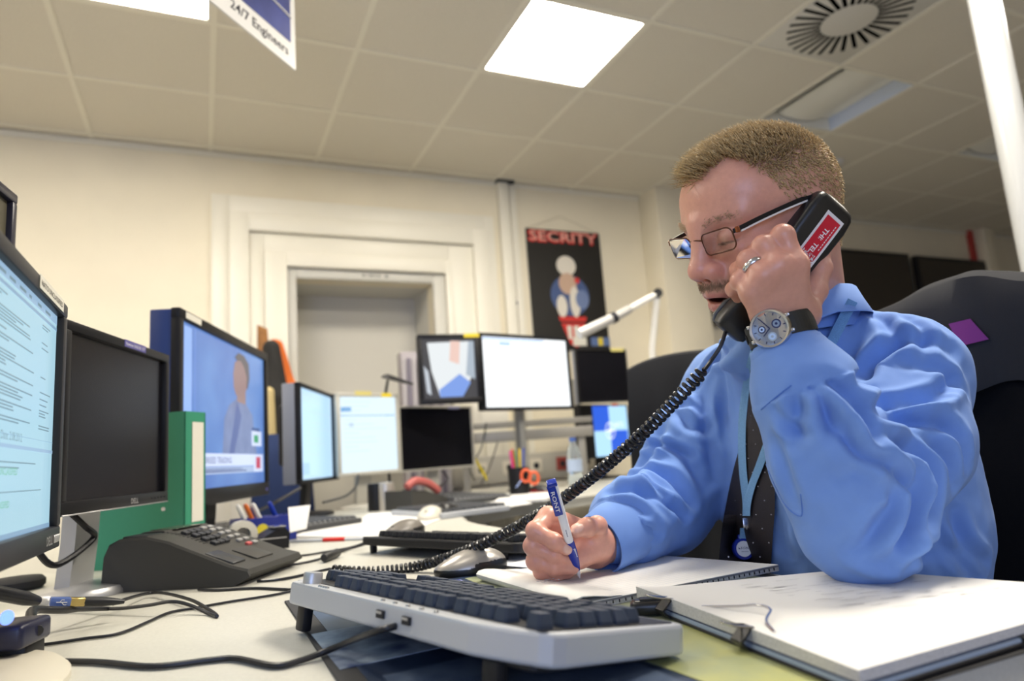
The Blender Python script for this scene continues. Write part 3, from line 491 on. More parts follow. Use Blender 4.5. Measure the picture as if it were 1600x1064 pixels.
# ------------------------------------------------------------------ smooth solid modelling for the figure
import openvdb
class SDF:
    def __init__(s): s.ops = []; s.M = np.eye(3); s.o = np.zeros(3); s.sc = 1.0
    def setframe(s, M=np.eye(3), o=(0, 0, 0), sc=1.0): s.M = np.array(M, float); s.o = np.array(o, float); s.sc = sc
    def w(s, p): return s.o+s.M @ (np.array(p, float)*s.sc)
    def ell(s, c, r, k=.01, sub=False, R=None):
        M = s.M if R is None else s.M @ np.array(R); r = np.array(r, float)*s.sc; s.ops.append(('e', s.w(c), M, r, k, sub, s.w(c), max(r))); return s
    def rc(s, a, b, ra, rb=None, k=.01, sub=False):
        rb = ra if rb is None else rb; A, B = s.w(a), s.w(b); ra *= s.sc; rb *= s.sc
        s.ops.append(('r', A, B, ra, rb, k, sub, (A+B)/2, np.linalg.norm(B-A)/2+max(ra, rb))); return s
    def chain(s, pts, rs, k=.004):
        for i in range(len(pts)-1): s.rc(pts[i], pts[i+1], rs[i], rs[i+1], k if i == 0 else .002)
        return s
    def eval(s, P, c=None, R=None, band=.02):
        d = np.full(len(P), 1.0)
        for o in s.ops:
            k, sub, bc, br = (o[4:8] if o[0] == 'e' else o[5:9])
            if c is not None and np.linalg.norm(bc-c)-br > R+band+k+(.015 if o[0] == 'e' else 0): continue
            if o[0] == 'e':
                q = (P-o[1]) @ o[2]; k0 = np.sqrt(((q/o[3])**2).sum(1)); k1 = np.sqrt(((q/o[3]**2)**2).sum(1))+1e-12
                e = k0*(k0-1)/k1; e = np.where(k0 < 1e-6, -min(o[3]), e)
            else:
                A, B, ra, rb = o[1:5]; ba = B-A; pa = P-A; h = np.clip(pa @ ba/(ba @ ba+1e-12), 0, 1)
                e = np.sqrt(((pa-h[:, None]*ba)**2).sum(1))-(ra+(rb-ra)*h)
            if sub:
                h = np.maximum(k-np.abs(d+e), 0)/k; d = np.maximum(d, -e)+h*h*k*.25
            else:
                h = np.maximum(k-np.abs(d-e), 0)/k; d = np.minimum(d, e)-h*h*k*.25
        return d
    def mesh(s, h, B=16):
        lo = np.min([(o[6] if o[0] == 'e' else o[7])-(o[7] if o[0] == 'e' else o[8]) for o in s.ops if not (o[5] if o[0] == 'e' else o[6])], axis=0)-3*h
        hi = np.max([(o[6] if o[0] == 'e' else o[7])+(o[7] if o[0] == 'e' else o[8]) for o in s.ops if not (o[5] if o[0] == 'e' else o[6])], axis=0)+3*h
        i0 = np.floor(lo/(h*B)).astype(int); i1 = np.ceil(hi/(h*B)).astype(int)
        I = np.stack(np.meshgrid(*[np.arange(i0[a], i1[a]) for a in range(3)], indexing='ij'), -1).reshape(-1, 3)
        cs = (I+.5)*B*h; dc = s.eval(cs); R = B*h*.87
        g = openvdb.FloatGrid(4*h); off = np.stack(np.meshgrid(*[np.arange(B)]*3, indexing='ij'), -1).reshape(-1, 3)
        for ijk, c, d in zip(I, cs, dc):
            if d < -R*1.9-.01: g.fill(tuple(int(x) for x in ijk*B), tuple(int(x) for x in ijk*B+B-1), -4*h, False)
            elif d < R*1.9+.01:
                P = (ijk*B+off)*h
                a = np.clip(s.eval(P, c, R, 4*h), -4*h, 4*h).reshape(B, B, B).astype(np.float32)
                g.copyFromArray(a, ijk=tuple(int(x) for x in ijk*B))
        v, t, q = g.convertToPolygons(0.0, 0.0)
        return np.array(v)*h, [tuple(f[::-1]) for f in t]+[tuple(f[::-1]) for f in q]
def np_mesh(name, v, f, mats, parent, cols=None, smooth=True):
    me = bpy.data.meshes.new(name); me.from_pydata(v.tolist() if hasattr(v, 'tolist') else v, [], f)
    for m in mats: me.materials.append(m)
    if smooth: me.polygons.foreach_set('use_smooth', [True]*len(me.polygons))
    if cols is not None:
        a = me.attributes.new('tint', 'FLOAT_COLOR', 'POINT'); a.data.foreach_set('color', np.concatenate([cols, np.ones((len(cols), 1))], 1).astype(np.float32).ravel())
    me.update(); return link_mesh(name, me, parent, True)
def A(px, py, d): return np.array(at(px, py, d))
def GN(lat, dep, z): return np.array(G(lat, dep, z))
def sst(a, b, x): t = np.clip((x-a)/(b-a), 0, 1); return t*t*(3-2*t)
# ------------------------------------------------------------------ the man: pose
hy, hp, hr = math.radians(-107.0), math.radians(18.8), math.radians(11.7)
DD = np.array([[.9093, -.4161, 0], [.4161, .9093, 0], [0, 0, 1.]])
_f = math.sin(hy)*DD[0]+math.cos(hy)*DD[1]; _z = np.array([0, 0, 1.])
_fw = math.cos(hp)*_f-math.sin(hp)*_z; _up = math.sin(hp)*_f+math.cos(hp)*_z; _lf = np.cross(_up, _fw)
HM = np.stack([_fw, math.cos(hr)*_lf-math.sin(hr)*_up, math.cos(hr)*_up+math.sin(hr)*_lf], 1)
HO = np.array([.6721, .6507, .2929+CAMZ]); HS = 1.05
def HP(p): return HO+HM @ (np.array(p, float)*HS)
TF = (-.86, -.51); TM = np.stack([TF[0]*DD[0]+TF[1]*DD[1], .51*DD[0]-.86*DD[1], _z], 1)      # chest: forward, left, up
Lsh, Lel, Lwr = A(1412, 580, .93), A(1326, 826, .75), A(1222, 530, .80)
Rsh, Rel, Rwr = A(1140, 600, 1.225), A(1045, 812, 1.12), A(930, 853, .965)
NB = GN(.425, 1.02, .165)
# left hand, round the handset: knuckle, middle joint, end joint, tip
LH = {'index': [(1244, 414, .780), (1223, 369, .788), (1208, 378, .826), (1213, 398, .842)],
      'middle': [(1217, 416, .776), (1193, 385, .790), (1176, 398, .828), (1182, 418, .842)],
      'ring': [(1192, 432, .777), (1169, 407, .793), (1154, 422, .826), (1163, 440, .838)],
      'little': [(1174, 458, .782), (1157, 438, .797), (1146, 452, .822), (1154, 466, .832)],
      'thumb': [(1256, 490, .805), (1273, 455, .822), (1283, 420, .832), (1284, 390, .838)]}
LR = {'index': (.0122, .0126, .0100, .0082), 'middle': (.0120, .0120, .0100, .0082), 'ring': (.0118, .0114, .0094, .0078), 'little': (.0110, .0102, .0082, .007), 'thumb': (.016, .0135, .012, .0095)}
# right hand, holding the pen
RH = {'index': [(857, 808, .928), (836, 829, .898), (866, 846, .886), (885, 858, .886)],
      'middle': [(849, 822, .936), (832, 853, .901), (866, 868, .896), (893, 876, .906)],
      'ring': [(848, 843, .942), (836, 877, .903), (866, 887, .897), (894, 889, .905)],
      'little': [(853, 868, .946), (846, 893, .908), (868, 897, .905), (888, 896, .915)],
      'thumb': [(934, 848, .945), (933, 822, .922), (917, 824, .900), (901, 829, .890)]}
RR = {'index': (.0128, .0112, .0100, .0078), 'middle': (.0128, .0112, .0098, .008), 'ring': (.0122, .0108, .0094, .0078), 'little': (.0112, .0098, .0085, .0072), 'thumb': (.015, .0125, .0115, .009)}
def hand(s, H, Rr, wr, fl):
    J = {k: [A(*p) for p in v] for k, v in H.items()}
    back = np.mean([J[k][0] for k in ('index', 'middle', 'ring', 'little')], axis=0)
    for k in ('index', 'middle', 'ring', 'little'):
        e = wr+(J[k][0]-back)*.45; s.rc(e, J[k][0], .0165, Rr[k][0]*.98, .012)
    for a, b in (('index', 'middle'), ('middle', 'ring'), ('ring', 'little')): s.rc(J[a][0], J[b][0], Rr[a][0]*fl, Rr[b][0]*fl, .012)
    s.rc(wr, J['thumb'][0], .019, .017, .016)
    s.rc(J['thumb'][0], J['index'][0]*.75+wr*.25, .014, .012, .016)
    for k in ('index', 'middle', 'ring', 'little', 'thumb'):
        p = J[k]; r = Rr[k]
        for i in range(3):
            s.rc(p[i], p[i+1], r[i]*.97, r[i+1], .006 if i == 0 else .003)
            if i: s.ell(p[i], (r[i]*1.02,)*3, .006)                # the joint stands out a little
    return J
body = SDF()
# head, in its own frame: x forward, y to his left, z up
body.setframe(HM, HO, HS)
body.ell((-.006, 0, .020), (.092, .076, .080), .01)
body.ell((-.030, 0, .008), (.062, .068, .066), .04)
body.ell((.046, 0, .026), (.050, .061, .054), .03)
body.ell((.036, 0, -.048), (.058, .058, .072), .03)
for s_ in (1, -1):
    body.rc((-.004, .052*s_, -.062), (.070, .018*s_, -.108), .022, .018, .025)
    body.ell((.062, .044*s_, -.034), (.022, .022, .017), .02)
    body.ell((.056, .040*s_, -.068), (.030, .026, .028), .02)
body.ell((.082, 0, -.110), (.019, .021, .015), .02)
body.ell((.030, 0, -.113), (.048, .040, .022), .03)
for s_ in (1, -1):
    body.rc((.090, .008*s_, .010), (.070, .048*s_, .010), .010, .009, .016)
    body.ell((.101, .033*s_, -.012), (.018, .019, .0115), .014, True)
body.rc((.092, 0, .008), (.110, 0, -.036), .0100, .0112, .018)
body.ell((.113, 0, -.043), (.0135, .0122, .0110), .010)
for s_ in (1, -1):
    body.ell((.103, .0145*s_, -.046), (.013, .0085, .0095), .006)
    body.ell((.078, .032*s_, -.012), (.0155, .0165, .0135), .004)           # closed-down lids over the eyeball
    body.ell((.094, .032*s_, -.0185), (.006, .0125, .0018), .002, True)     # slit below the lid
    body.rc((.089, .020*s_, -.031), (.084, .046*s_, -.026), .004, .004, .010)  # bag under the eye
body.ell((.086, 0, -.070), (.022, .030, .022), .018)
body.rc((.1055, 0, -.0735), (.100, .013, -.0755), .0052, .0048, .005); body.rc((.100, .013, -.0755), (.091, .025, -.081), .0048, .003, .003)
body.rc((.1055, 0, -.0735), (.100, -.013, -.0755), .0052, .0048, .005); body.rc((.100, -.013, -.0755), (.091, -.025, -.081), .0048, .003, .003)
body.rc((.1005, 0, -.0925), (.097, .012, -.091), .0065, .006, .006); body.rc((.097, .012, -.091), (.089, .024, -.084), .006, .003, .004)
body.rc((.1005, 0, -.0925), (.097, -.012, -.091), .0065, .006, .006); body.rc((.097, -.012, -.091), (.089, -.024, -.084), .006, .003, .004)
body.ell((.096, 0, -.0828), (.020, .0185, .0042), .003, True)
for s_ in (1, -1):
    body.ell((.1075, .0075*s_, -.0545), (.006, .0035, .004), .002, True)
    c_, t_ = math.cos(.25), math.sin(.25)
    Re = np.array([[c_, 0, -t_], [0, 1, 0], [t_, 0, c_]])
    body.ell((-.016, .077*s_, -.024), (.018, .008, .030), .008, False, Re)
    body.ell((-.011, .084*s_, -.026), (.010, .006, .018), .005, True, Re)
    body.ell((-.006, .078*s_, -.022), (.006, .004, .008), .004)
# neck and trunk
body.setframe()
body.rc(HP((-.026, 0, -.060)), NB, .056, .062, .03)
body.rc(HP((-.048, 0, -.040)), NB-TM[:, 0]*.030, .044, .056, .03)
body.setframe(TM, GN(.487, 1.085, 0))
body.ell((0, 0, -.13), (.135, .175, .17), .05); body.ell((0, 0, .02), (.118, .175, .14), .06); body.ell((-.03, 0, -.33), (.15, .18, .13), .06)
body.setframe()
body.rc(NB-[0, 0, .06], Lsh-[0, 0, .02], .048, .040, .05); body.rc(NB-[0, 0, .06], Rsh-[0, 0, .02], .048, .040, .05)
for a, b, c in ((Lsh, Lel, Lwr), (Rsh, Rel, Rwr)):
    body.rc(a-[0, 0, .01], b, .044, .036, .03); body.rc(b, b+(c-b)*.3, .040, .042, .02); body.rc(b+(c-b)*.3, c, .042, .027, .02)
LJ = hand(body, LH, LR, Lwr+(A(1212, 470, .787)-Lwr)*.25, .97)
RJ = hand(body, RH, RR, Rwr, .85)
body.rc(RJ['thumb'][0], A(905, 868, .925), .021, .018, .014)             # ball of the thumb and palm
BH = .0017
bv, bf = body.mesh(BH)
# skin colour by place: lips, shaved beard, redder nose, knuckles and ears
L_ = ((bv-HO) @ HM)/HS; X_, Y_, Z_ = L_[:, 0], L_[:, 1], L_[:, 2]
skin = np.array([.70, .345, .25]); cols = np.tile(skin, (len(bv), 1))
inh = (np.abs(L_) < .16).all(1)
def blend(w, c): global cols; w = np.where(inh, w, 0)[:, None]; cols = cols*(1-w)+np.array(c)*w
def scalp(c):
    x, y, z = c[:, 0], np.abs(c[:, 1]), c[:, 2]
    side = np.interp(x, [-.20, -.07, -.045, -.03, -.012, .012, .024, .036, .048, .060, .075, .2], [-.075, -.070, -.055, -.030, .008, .000, .010, .036, .060, .078, .086, .09])
    front = np.full_like(x, .061); t = sst(.018, .046, y); line = np.where(x > .02, front*(1-t)+side*t, side)
    return sst(-.004, .014, z-line)*(.30+.70*sst(.0, .07, z))
blend(.6*scalp(L_), (.34, .22, .13))
blend(.55*np.exp(-(((X_-.11)/.02)**2+(Y_/.02)**2+((Z_+.047)/.014)**2)), (.62, .20, .15))
blend(.40*np.exp(-(((X_-.06)/.03)**2+((np.abs(Y_)-.05)/.02)**2+((Z_+.05)/.025)**2)), (.62, .22, .16))
blend(.5*sst(.066, .075, np.abs(Y_))*(np.exp(-((X_+.016)/.016)**2-((Z_+.024)/.026)**2)), (.66, .24, .18))
beard = sst(-.050, -.066, Z_)*sst(-.005, .03, X_); blend(.22*beard, (.38, .25, .18))
mou = np.exp(-(((Z_+.0635)/.0065)**2))*sst(.034, .024, np.abs(Y_))*(X_ > .07); blend(.35*mou, (.26, .17, .10))
lip = np.maximum(np.exp(-(((Z_+.0755+.2*np.maximum(np.abs(Y_)-.008, 0))/.0042)**2)), np.exp(-(((Z_+.0915-.25*np.maximum(np.abs(Y_)-.008, 0))/.0055)**2)))*sst(.027, .021, np.abs(Y_))*(X_ > .083); blend(.75*lip, (.52, .17, .15))
blend(.95*((X_ < .0965)*(X_ > .07)*(np.abs(Y_) < .02)*(np.abs(Z_+.0828) < .0052)), (.10, .02, .02))
blend(.8*np.exp(-(((Z_+.0178)/.0016)**2))*sst(.0165, .0125, np.abs(np.abs(Y_)-.033))*(X_ > .07), (.12, .07, .05))
for H_ in (LJ, RJ):
    for k_, p_ in H_.items():
        for i_ in (0, 1, 2):
            w_ = (.35*np.exp(-(((bv-p_[i_])**2).sum(1))/.013**2))[:, None]; cols = cols*(1-w_)+np.array([.66, .26, .18])*w_
def nail(tip, prev, side):
    """a finger nail: a paler oval patch on the back of the end joint"""
    global cols, bv
    ax = tip-prev; ax /= np.linalg.norm(ax); n = np.array(side)-ax*np.dot(side, ax); n /= np.linalg.norm(n); b = np.cross(ax, n)
    q = bv-(tip+ax*.0015); u, v, w = q @ ax, q @ b, q @ n
    m = (sst(1.1, .9, np.sqrt((u/.0075)**2+(v/.0058)**2))*(w > .001))[:, None]
    cols = cols*(1-m*.8)+np.array([.78, .50, .40])*m*.8
    rim = np.exp(-((np.sqrt((u/.0078)**2+(v/.0061)**2)-1)/.13)**2)*(w > .001)*(np.abs(u) < .01)
    bv = bv-n*(rim*.0006)[:, None]
tocam = lambda p: np.array(CAM)-p
nail(RJ['index'][3], RJ['index'][2], tocam(RJ['index'][3])*1.0+np.array([0, 0, .1]))
nail(RJ['thumb'][3], RJ['thumb'][2], tocam(RJ['thumb'][3])+np.array([0, 0, .35]))
M_skin = mat('skin', (.66, .33, .235), .33, spec=.6, sss=.12, attr='tint', noise=.06, nscale=160, bump=.12, bscale=900)
man = thing('person', 'man in blue shirt and dark tie, writing while holding a telephone handset to his ear', 'person', tuple(GN(.5, 1.1, 0)*np.array([1, 1, 0])))
o_body = np_mesh('body', bv, bf, [M_skin], man, cols)
# ------------------------------------------------------------------ hair, brows, stubble
M_hair = mat('blond_hair', (.72, .52, .255), .5, spec=.25, noise=.55, nscale=420)
M_beard = mat('stubble_hair', (.34, .23, .15), .6, spec=.3)
def strands(name, m, want, maskf, lenf, dirf, rad, seed, jit=.16):
    rng = np.random.default_rng(seed); tri = np.array([f[:3] for f in bf]+[(f[0], f[2], f[3]) for f in bf if len(f) == 4])
    c = ((bv[tri].mean(1)-HO) @ HM)/HS; ok = (np.abs(c) < .15).all(1); tri = tri[ok]; c = c[ok]; w = maskf(c); keep = w > 0; tri = tri[keep]; w = w[keep]
    a = bv[tri]; nrm = np.cross(a[:, 1]-a[:, 0], a[:, 2]-a[:, 0]); ar = np.linalg.norm(nrm, axis=1)+1e-15; nrm /= ar[:, None]
    i = rng.choice(len(tri), want, p=ar*w/(ar*w).sum()); u = rng.random((want, 2)); fl = u.sum(1) > 1; u[fl] = 1-u[fl]
    P = a[i, 0]+(a[i, 1]-a[i, 0])*u[:, :1]+(a[i, 2]-a[i, 0])*u[:, 1:]; L = ((P-HO) @ HM)/HS; N = nrm[i]
    # outward from the head centre
    N *= np.sign(((P-HO)*N).sum(1))[:, None]
    D = dirf(L) @ HM.T; D = N*D_N(L)[:, None]+D; D += rng.normal(0, jit, D.shape); D /= np.linalg.norm(D, axis=1)[:, None]
    ln = lenf(L)*rng.uniform(.7, 1.15, want)*HS; D2 = D+(dirf(L) @ HM.T)*.5; D2 /= np.linalg.norm(D2, axis=1)[:, None]
    s1 = np.cross(D, rng.normal(size=D.shape)); s1 /= np.linalg.norm(s1, axis=1)[:, None]; s2 = np.cross(D, s1)
    V = []; r = rad*HS
    for k in range(3): V.append(P-D*.001+r*(s1*math.cos(2.094*k)+s2*math.sin(2.094*k)))
    mid = P+D*(ln*.55)[:, None]
    for k in range(3): V.append(mid+.75*r*(s1*math.cos(2.094*k)+s2*math.sin(2.094*k)))
    V.append(mid+D2*(ln*.5)[:, None]); V = np.stack(V, 1).reshape(-1, 3)
    base = np.arange(want)*7; F = []
    for k in range(3): k2 = (k+1) % 3; F.append(np.stack([base+k, base+k2, base+3+k2, base+3+k], 1))
    F4 = np.concatenate(F).tolist(); F3 = np.concatenate([np.stack([base+3+k, base+3+(k+1) % 3, base+6], 1) for k in range(3)]).tolist()
    return np_mesh(name, V, F4+F3, [m], man)
D_N = lambda L: .35+.45*sst(.02, .085, L[:, 2])
def hdir(L):
    top = sst(.035, .075, L[:, 2])[:, None]
    fwd = np.stack([np.full(len(L), .75), .15*np.sign(L[:, 1]), np.full(len(L), .28)], 1); dn = np.stack([np.full(len(L), -.25), np.zeros(len(L)), np.full(len(L), -.75)], 1)
    return fwd*top+dn*(1-top)
hair = strands('hair', M_hair, 15000, scalp, lambda L: .005+.010*sst(.03, .075, L[:, 2])*sst(-.09, .05, L[:, 0])+.007*sst(.045, .085, L[:, 0])+.004*sst(.05, .09, L[:, 2]), hdir, .00056, 3, .30)
D_N = lambda L: np.full(len(L), .35)
def browm(c):
    x, y, z = c[:, 0], np.abs(c[:, 1]), c[:, 2]; cy = .012-((y-.038)/.03)**2*.006
    return (x > .05)*np.exp(-((z-cy-.001)/.0034)**2)*sst(.012, .02, y)*sst(.056, .048, y)
for s_ in (1, -1): strands('eyebrow', mat('brow_hair', (.52, .37, .23), .6), 130, lambda c: browm(c)*(c[:, 1]*s_ > 0), lambda L: np.full(len(L), .006), lambda L: np.stack([L[:, 0]*0, np.sign(L[:, 1])*.9, L[:, 0]*0+.25], 1), .00028, 5+s_)
def moum(c):
    x, y, z = c[:, 0], np.abs(c[:, 1]), c[:, 2]
    return (x > .075)*(np.exp(-((z+.0635-.15*np.maximum(y-.015, 0)*-1)/.0045)**2)*sst(.034, .026, y)+.12*np.exp(-((z+.105)/.009)**2)*sst(.022, .014, y)*(x > .075))
strands('moustache', M_beard, 620, moum, lambda L: np.full(len(L), .0042), lambda L: np.stack([L[:, 0]*0+.2, np.sign(L[:, 1])*.35, L[:, 0]*0-.8], 1), .00022, 6)
# eyes under the lids, teeth
for s_ in (1, -1):
    e = MB(); c = Vector(HP((.0775, .032*s_, -.0125))); M = Matrix.Translation(c) @ Matrix(HM.tolist()).to_4x4() @ rmat(0, PI/2+.75, 0)
    R_ = .0128*HS; prof = [(R_*math.sin(PI*(1-i/24)), R_*math.cos(PI*(1-i/24))) for i in range(25)]
    prof[0] = (0, -R_); prof[-1] = (0, R_)
    for lo_, hi_, m_ in ((0, 19, mat('eye_white', (.72, .68, .64), .15)), (19, 22, mat('iris', (.12, .20, .30), .1)), (22, 24, mat('pupil', (.005, .005, .005), .05))):
        e.lathe(prof[lo_:hi_+1] if lo_ else [(1e-7, -R_)]+prof[1:hi_+1], m_, 20, M)
    e.build('eye', man, True)
t_ = MB(); ar = [(.0925-.35*(abs(y)/.02)**2*.012, y) for y in np.linspace(-.018, .018, 10)]
for i in range(9):
    (x0, y0), (x1, y1) = ar[i], ar[i+1]; t_.box(HP(((x0+x1)/2, (y0+y1)/2, -.0795)), (.005, .0038, .006), mat('teeth', (.72, .66, .55), .2), .001, 2, Matrix(HM.tolist()).to_4x4())
t_.build('teeth', man, True)
# ------------------------------------------------------------------ shirt
shirt = SDF(); shirt.setframe(TM, GN(.487, 1.085, 0))
shirt.ell((.0, 0, -.13), (.157, .197, .19), .05); shirt.ell((0, 0, .02), (.134, .185, .16), .07); shirt.ell((-.02, 0, -.33), (.160, .19, .15), .06)
shirt.setframe()
NBs = NB-TM[:, 0]*.02-[0, 0, .026]; shirt.rc(NBs, Lsh+[0, 0, -.005], .066, .070, .05); shirt.rc(NBs, Rsh+[0, 0, -.005], .066, .070, .05)
S1 = [A(1414, 586, .93), A(1408, 690, .85), A(1342, 816, .762), A(1302, 720, .768), A(1258, 610, .785), A(1233, 556, .795)]
shirt.setframe(TM, NB-[0, 0, .035]); shirt.ell((.03, 0, -.005), (.092, .090, .052), .04); shirt.setframe()
for i, (ra, rb) in enumerate(((.071, .071), (.073, .062), (.060, .063), (.063, .055), (.053, .0385))): shirt.rc(S1[i], S1[i+1], ra, rb, .035 if i < 2 else .03)
S2 = [A(1142, 610, 1.225), A(1088, 700, 1.17), A(1040, 796, 1.115), A(985, 815, 1.04), A(956, 836, .992)]
for i, (ra, rb) in enumerate(((.076, .074), (.074, .066), (.064, .056), (.054, .040))): shirt.rc(S2[i], S2[i+1], ra, rb, .035)
sv, sf = shirt.mesh(.0027)
def bvh_of(v, f): return BVHTree.FromPolygons([Vector(p) for p in v], f)
def hit(bvh, px, py, fall=1.0):
    r = ray(px, py).normalized(); h = bvh.ray_cast(CAM, r)
    return h[0] if h[0] else CAM+r*fall
sb = bvh_of(sv, sf)
folds = [  # (pixel path, height, width)
 ([(1336, 641), (1394, 631), (1463, 615), (1492, 591)], .0075, .008), ([(1350, 654), (1414, 655), (1492, 668)], .008, .009),
 ([(1262, 592), (1297, 596), (1336, 632), (1360, 674)], .009, .009), ([(1360, 671), (1414, 698), (1446, 742), (1452, 786), (1440, 822)], .011, .010),
 ([(1365, 696), (1404, 739), (1424, 775), (1412, 840), (1384, 878)], .010, .009), ([(1389, 752), (1396, 785), (1374, 835), (1358, 872)], .008, .008),
 ([(1331, 608), (1370, 561), (1409, 524)], .007, .010), ([(1345, 585), (1390, 545), (1440, 530), (1485, 545)], .006, .010), ([(1243, 690), (1246, 640), (1255, 596)], .006, .008), ([(1215, 690), (1225, 730), (1245, 790)], .004, .008),
 ([(1290, 640), (1320, 690), (1350, 720)], .005, .010), ([(1300, 760), (1330, 740), (1372, 742)], .004, .012),
 ([(1003, 765), (1032, 778), (1068, 806)], .008, .008), ([(979, 747), (1012, 738), (1049, 750), (1078, 788)], .009, .009), ([(955, 770), (995, 768), (1045, 803)], .007, .008),
 ([(1040, 660), (1016, 708), (985, 735)], .007, .011), ([(1055, 640), (1085, 668), (1108, 664)], .007, .010), ([(1050, 700), (1078, 720), (1100, 760)], .007, .010), ([(930, 800), (965, 790), (1005, 800)], .005, .007), ([(945, 822), (985, 826), (1030, 835)], .005, .007),
 ([(1094, 604), (1099, 645), (1108, 695), (1113, 750)], .007, .010), ([(1128, 575), (1132, 620), (1128, 690)], .005, .009), ([(1080, 612), (1120, 560), (1150, 535)], .006, .009), ([(1105, 575), (1130, 545)], .004, .008),
 ([(1460, 838), (1496, 872), (1520, 900)], .008, .009), ([(1490, 800), (1505, 850), (1538, 880)], .008, .009), ([(1420, 880), (1450, 862), (1470, 880)], .005, .009), ([(1218, 800), (1226, 850), (1240, 880)], .004, .010),
 ([(1215, 640), (1235, 668), (1262, 680)], .004, .006), ([(1262, 600), (1285, 625), (1300, 668)], .006, .006), ([(1318, 668), (1342, 705), (1385, 728)], .007, .006), ([(1375, 640), (1430, 634), (1480, 620)], .005, .005), ([(1400, 700), (1428, 745), (1430, 800), (1408, 850)], .007, .006), ([(1372, 800), (1352, 842), (1330, 868)], .005, .007), ([(1425, 572), (1470, 580), (1505, 610)], .005, .009), ([(1450, 690), (1480, 720), (1490, 760)], .006, .008), ([(1470, 655), (1500, 690), (1508, 730)], .005, .008),
 ([(1030, 640), (1062, 632), (1092, 640)], .006, .007), ([(1000, 700), (1035, 695), (1080, 712)], .006, .006), ([(968, 752), (1000, 752), (1040, 775)], .006, .005), ([(1360, 490), (1385, 505), (1400, 540)], .005, .008), ([(1420, 500), (1445, 520), (1440, 555)], .005, .008)]
me_ = bpy.data.meshes.new('tmp'); me_.from_pydata(sv.tolist(), [], sf); me_.update()
sn = np.empty(len(sv)*3); me_.vertices.foreach_get('normal', sn); sn = sn.reshape(-1, 3); bpy.data.meshes.remove(me_)
disp = np.zeros(len(sv))
for path, hgt, wid in folds:
    P3 = np.array([hit(sb, p.x, p.y) for p in smooth_path([(x, y, 0) for x, y in path], 5)])
    best = np.full(len(sv), 1.0); tt = np.zeros(len(sv)); near = np.linalg.norm(sv-P3.mean(0), axis=1) < .25; idx = np.where(near)[0]; q = sv[idx]
    bb = np.full(len(idx), 1.0); tb = np.zeros(len(idx))
    for i in range(len(P3)-1):
        a, b = P3[i], P3[i+1]; ba = b-a; h = np.clip((q-a) @ ba/(ba @ ba+1e-12), 0, 1); d = np.linalg.norm(q-a-h[:, None]*ba, axis=1)
        m = d < bb; bb = np.where(m, d, bb); tb = np.where(m, (i+h)/(len(P3)-1), tb)
    env = .35+.65*np.sin(PI*np.clip(tb, 0.02, .98))
    disp[idx] += 1.45*hgt*env*(np.exp(-(bb/wid)**2)-.55*np.exp(-((bb-1.9*wid)/wid)**2))
def wav(p, f, s):
    r = np.random.default_rng(s); o = np.zeros(len(p))
    for i in range(7):
        k = r.normal(size=3); k = k/np.linalg.norm(k)*f*r.uniform(.6, 1.5); o += np.sin(p @ k+r.uniform(0, 6.28)+1.3*np.sin(p @ (r.normal(size=3)*f*.5)))
    return o/7
disp += .0022*wav(sv, 70, 1)+.0012*wav(sv, 160, 2)
cuffL = np.linalg.norm(sv-S1[5], axis=1) < .075; cuffR = np.linalg.norm(sv-S2[4], axis=1) < .05
disp = np.where(cuffL | cuffR, disp*.25, disp)
sv = sv+sn*disp[:, None]
M_shirt = mat('shirt_cotton', (.165, .30, .665), .75, spec=.2, sheen=.08, noise=.05, nscale=30, bump=.10, bscale=1400)
o_shirt = np_mesh('shirt', sv, sf, [M_shirt], man); o_shirt['label'] = 'blue long-sleeved cotton shirt'
sb = bvh_of(sv, sf)
def torso_only():
    fc = np.array([sv[list(f[:3])].mean(0) for f in sf]); dm = np.full(len(fc), 1.0)
    for i in range(1, 5):
        a, b = S1[i], S1[i+1]; h = np.clip((fc-a) @ (b-a)/((b-a) @ (b-a)), 0, 1); dm = np.minimum(dm, np.linalg.norm(fc-a-h[:, None]*(b-a), axis=1))
    return [f for f, d in zip(sf, dm) if d > .088]
TBF = torso_only(); tb_ = bvh_of(sv, TBF)
def cuff(p0, p1, r0, r1, n=36):
    p0, p1 = Vector(p0), Vector(p1); M = frame(p1-p0, CAM-p0, p0); L = (p1-p0).length; rings = []
    for x, r in ((-.006, r0-.004), (-.004, r0+.0012), (0, r0+.002), (L*.5, (r0+r1)/2+.0015), (L-.002, r1+.001), (L, r1), (L-.001, r1-.0016), (L*.5, (r0+r1)/2-.002), (0, r0-.003)):
        rings.append([M @ Vector((x+.0015*math.sin(a*2+1), r*1.03*math.cos(a)*(1+.02*math.sin(3*a)), r*math.sin(a)*(1+.02*math.cos(2*a)))) for a in [2*PI*k/n for k in range(n)]])
    c = MB().loft(rings, M_shirt, True, False); o = c.build('shirt_cuff', man, True); return c
cfL = cuff(A(1244, 586, .791), A(1226, 537, .797), .0425, .0385); cfR = cuff(A(975, 826, 1.01), A(934, 852, .962), .0455, .040)
def drape(rows, m, off=.003, thick=.0018, cols=5, bvh=None, mb=None):
    """a band laid on the cloth: rows of (left pixel, right pixel, y or pair)"""
    bvh = bvh or tb_; top = []; d0 = 1.0
    for (xl, yl), (xr, yr) in rows:
        r_ = []
        for k in range(cols):
            t = k/(cols-1); p = hit(bvh, xl+(xr-xl)*t, yl+(yr-yl)*t, d0); d0 = (p-CAM).length
            r_.append(p-(p-CAM).normalized()*(off+thick))
        top.append(r_)
    for _ in range(3):                                          # cloth bridges the small hollows
        for i in range(1, len(top)-1): top[i] = [(top[i-1][k]+top[i][k]*2+top[i+1][k])/4 for k in range(cols)]
    rings = [r_+[p+(p-CAM).normalized()*thick for p in r_[::-1]] for r_ in top]
    return (mb or MB()).loft(rings, m)
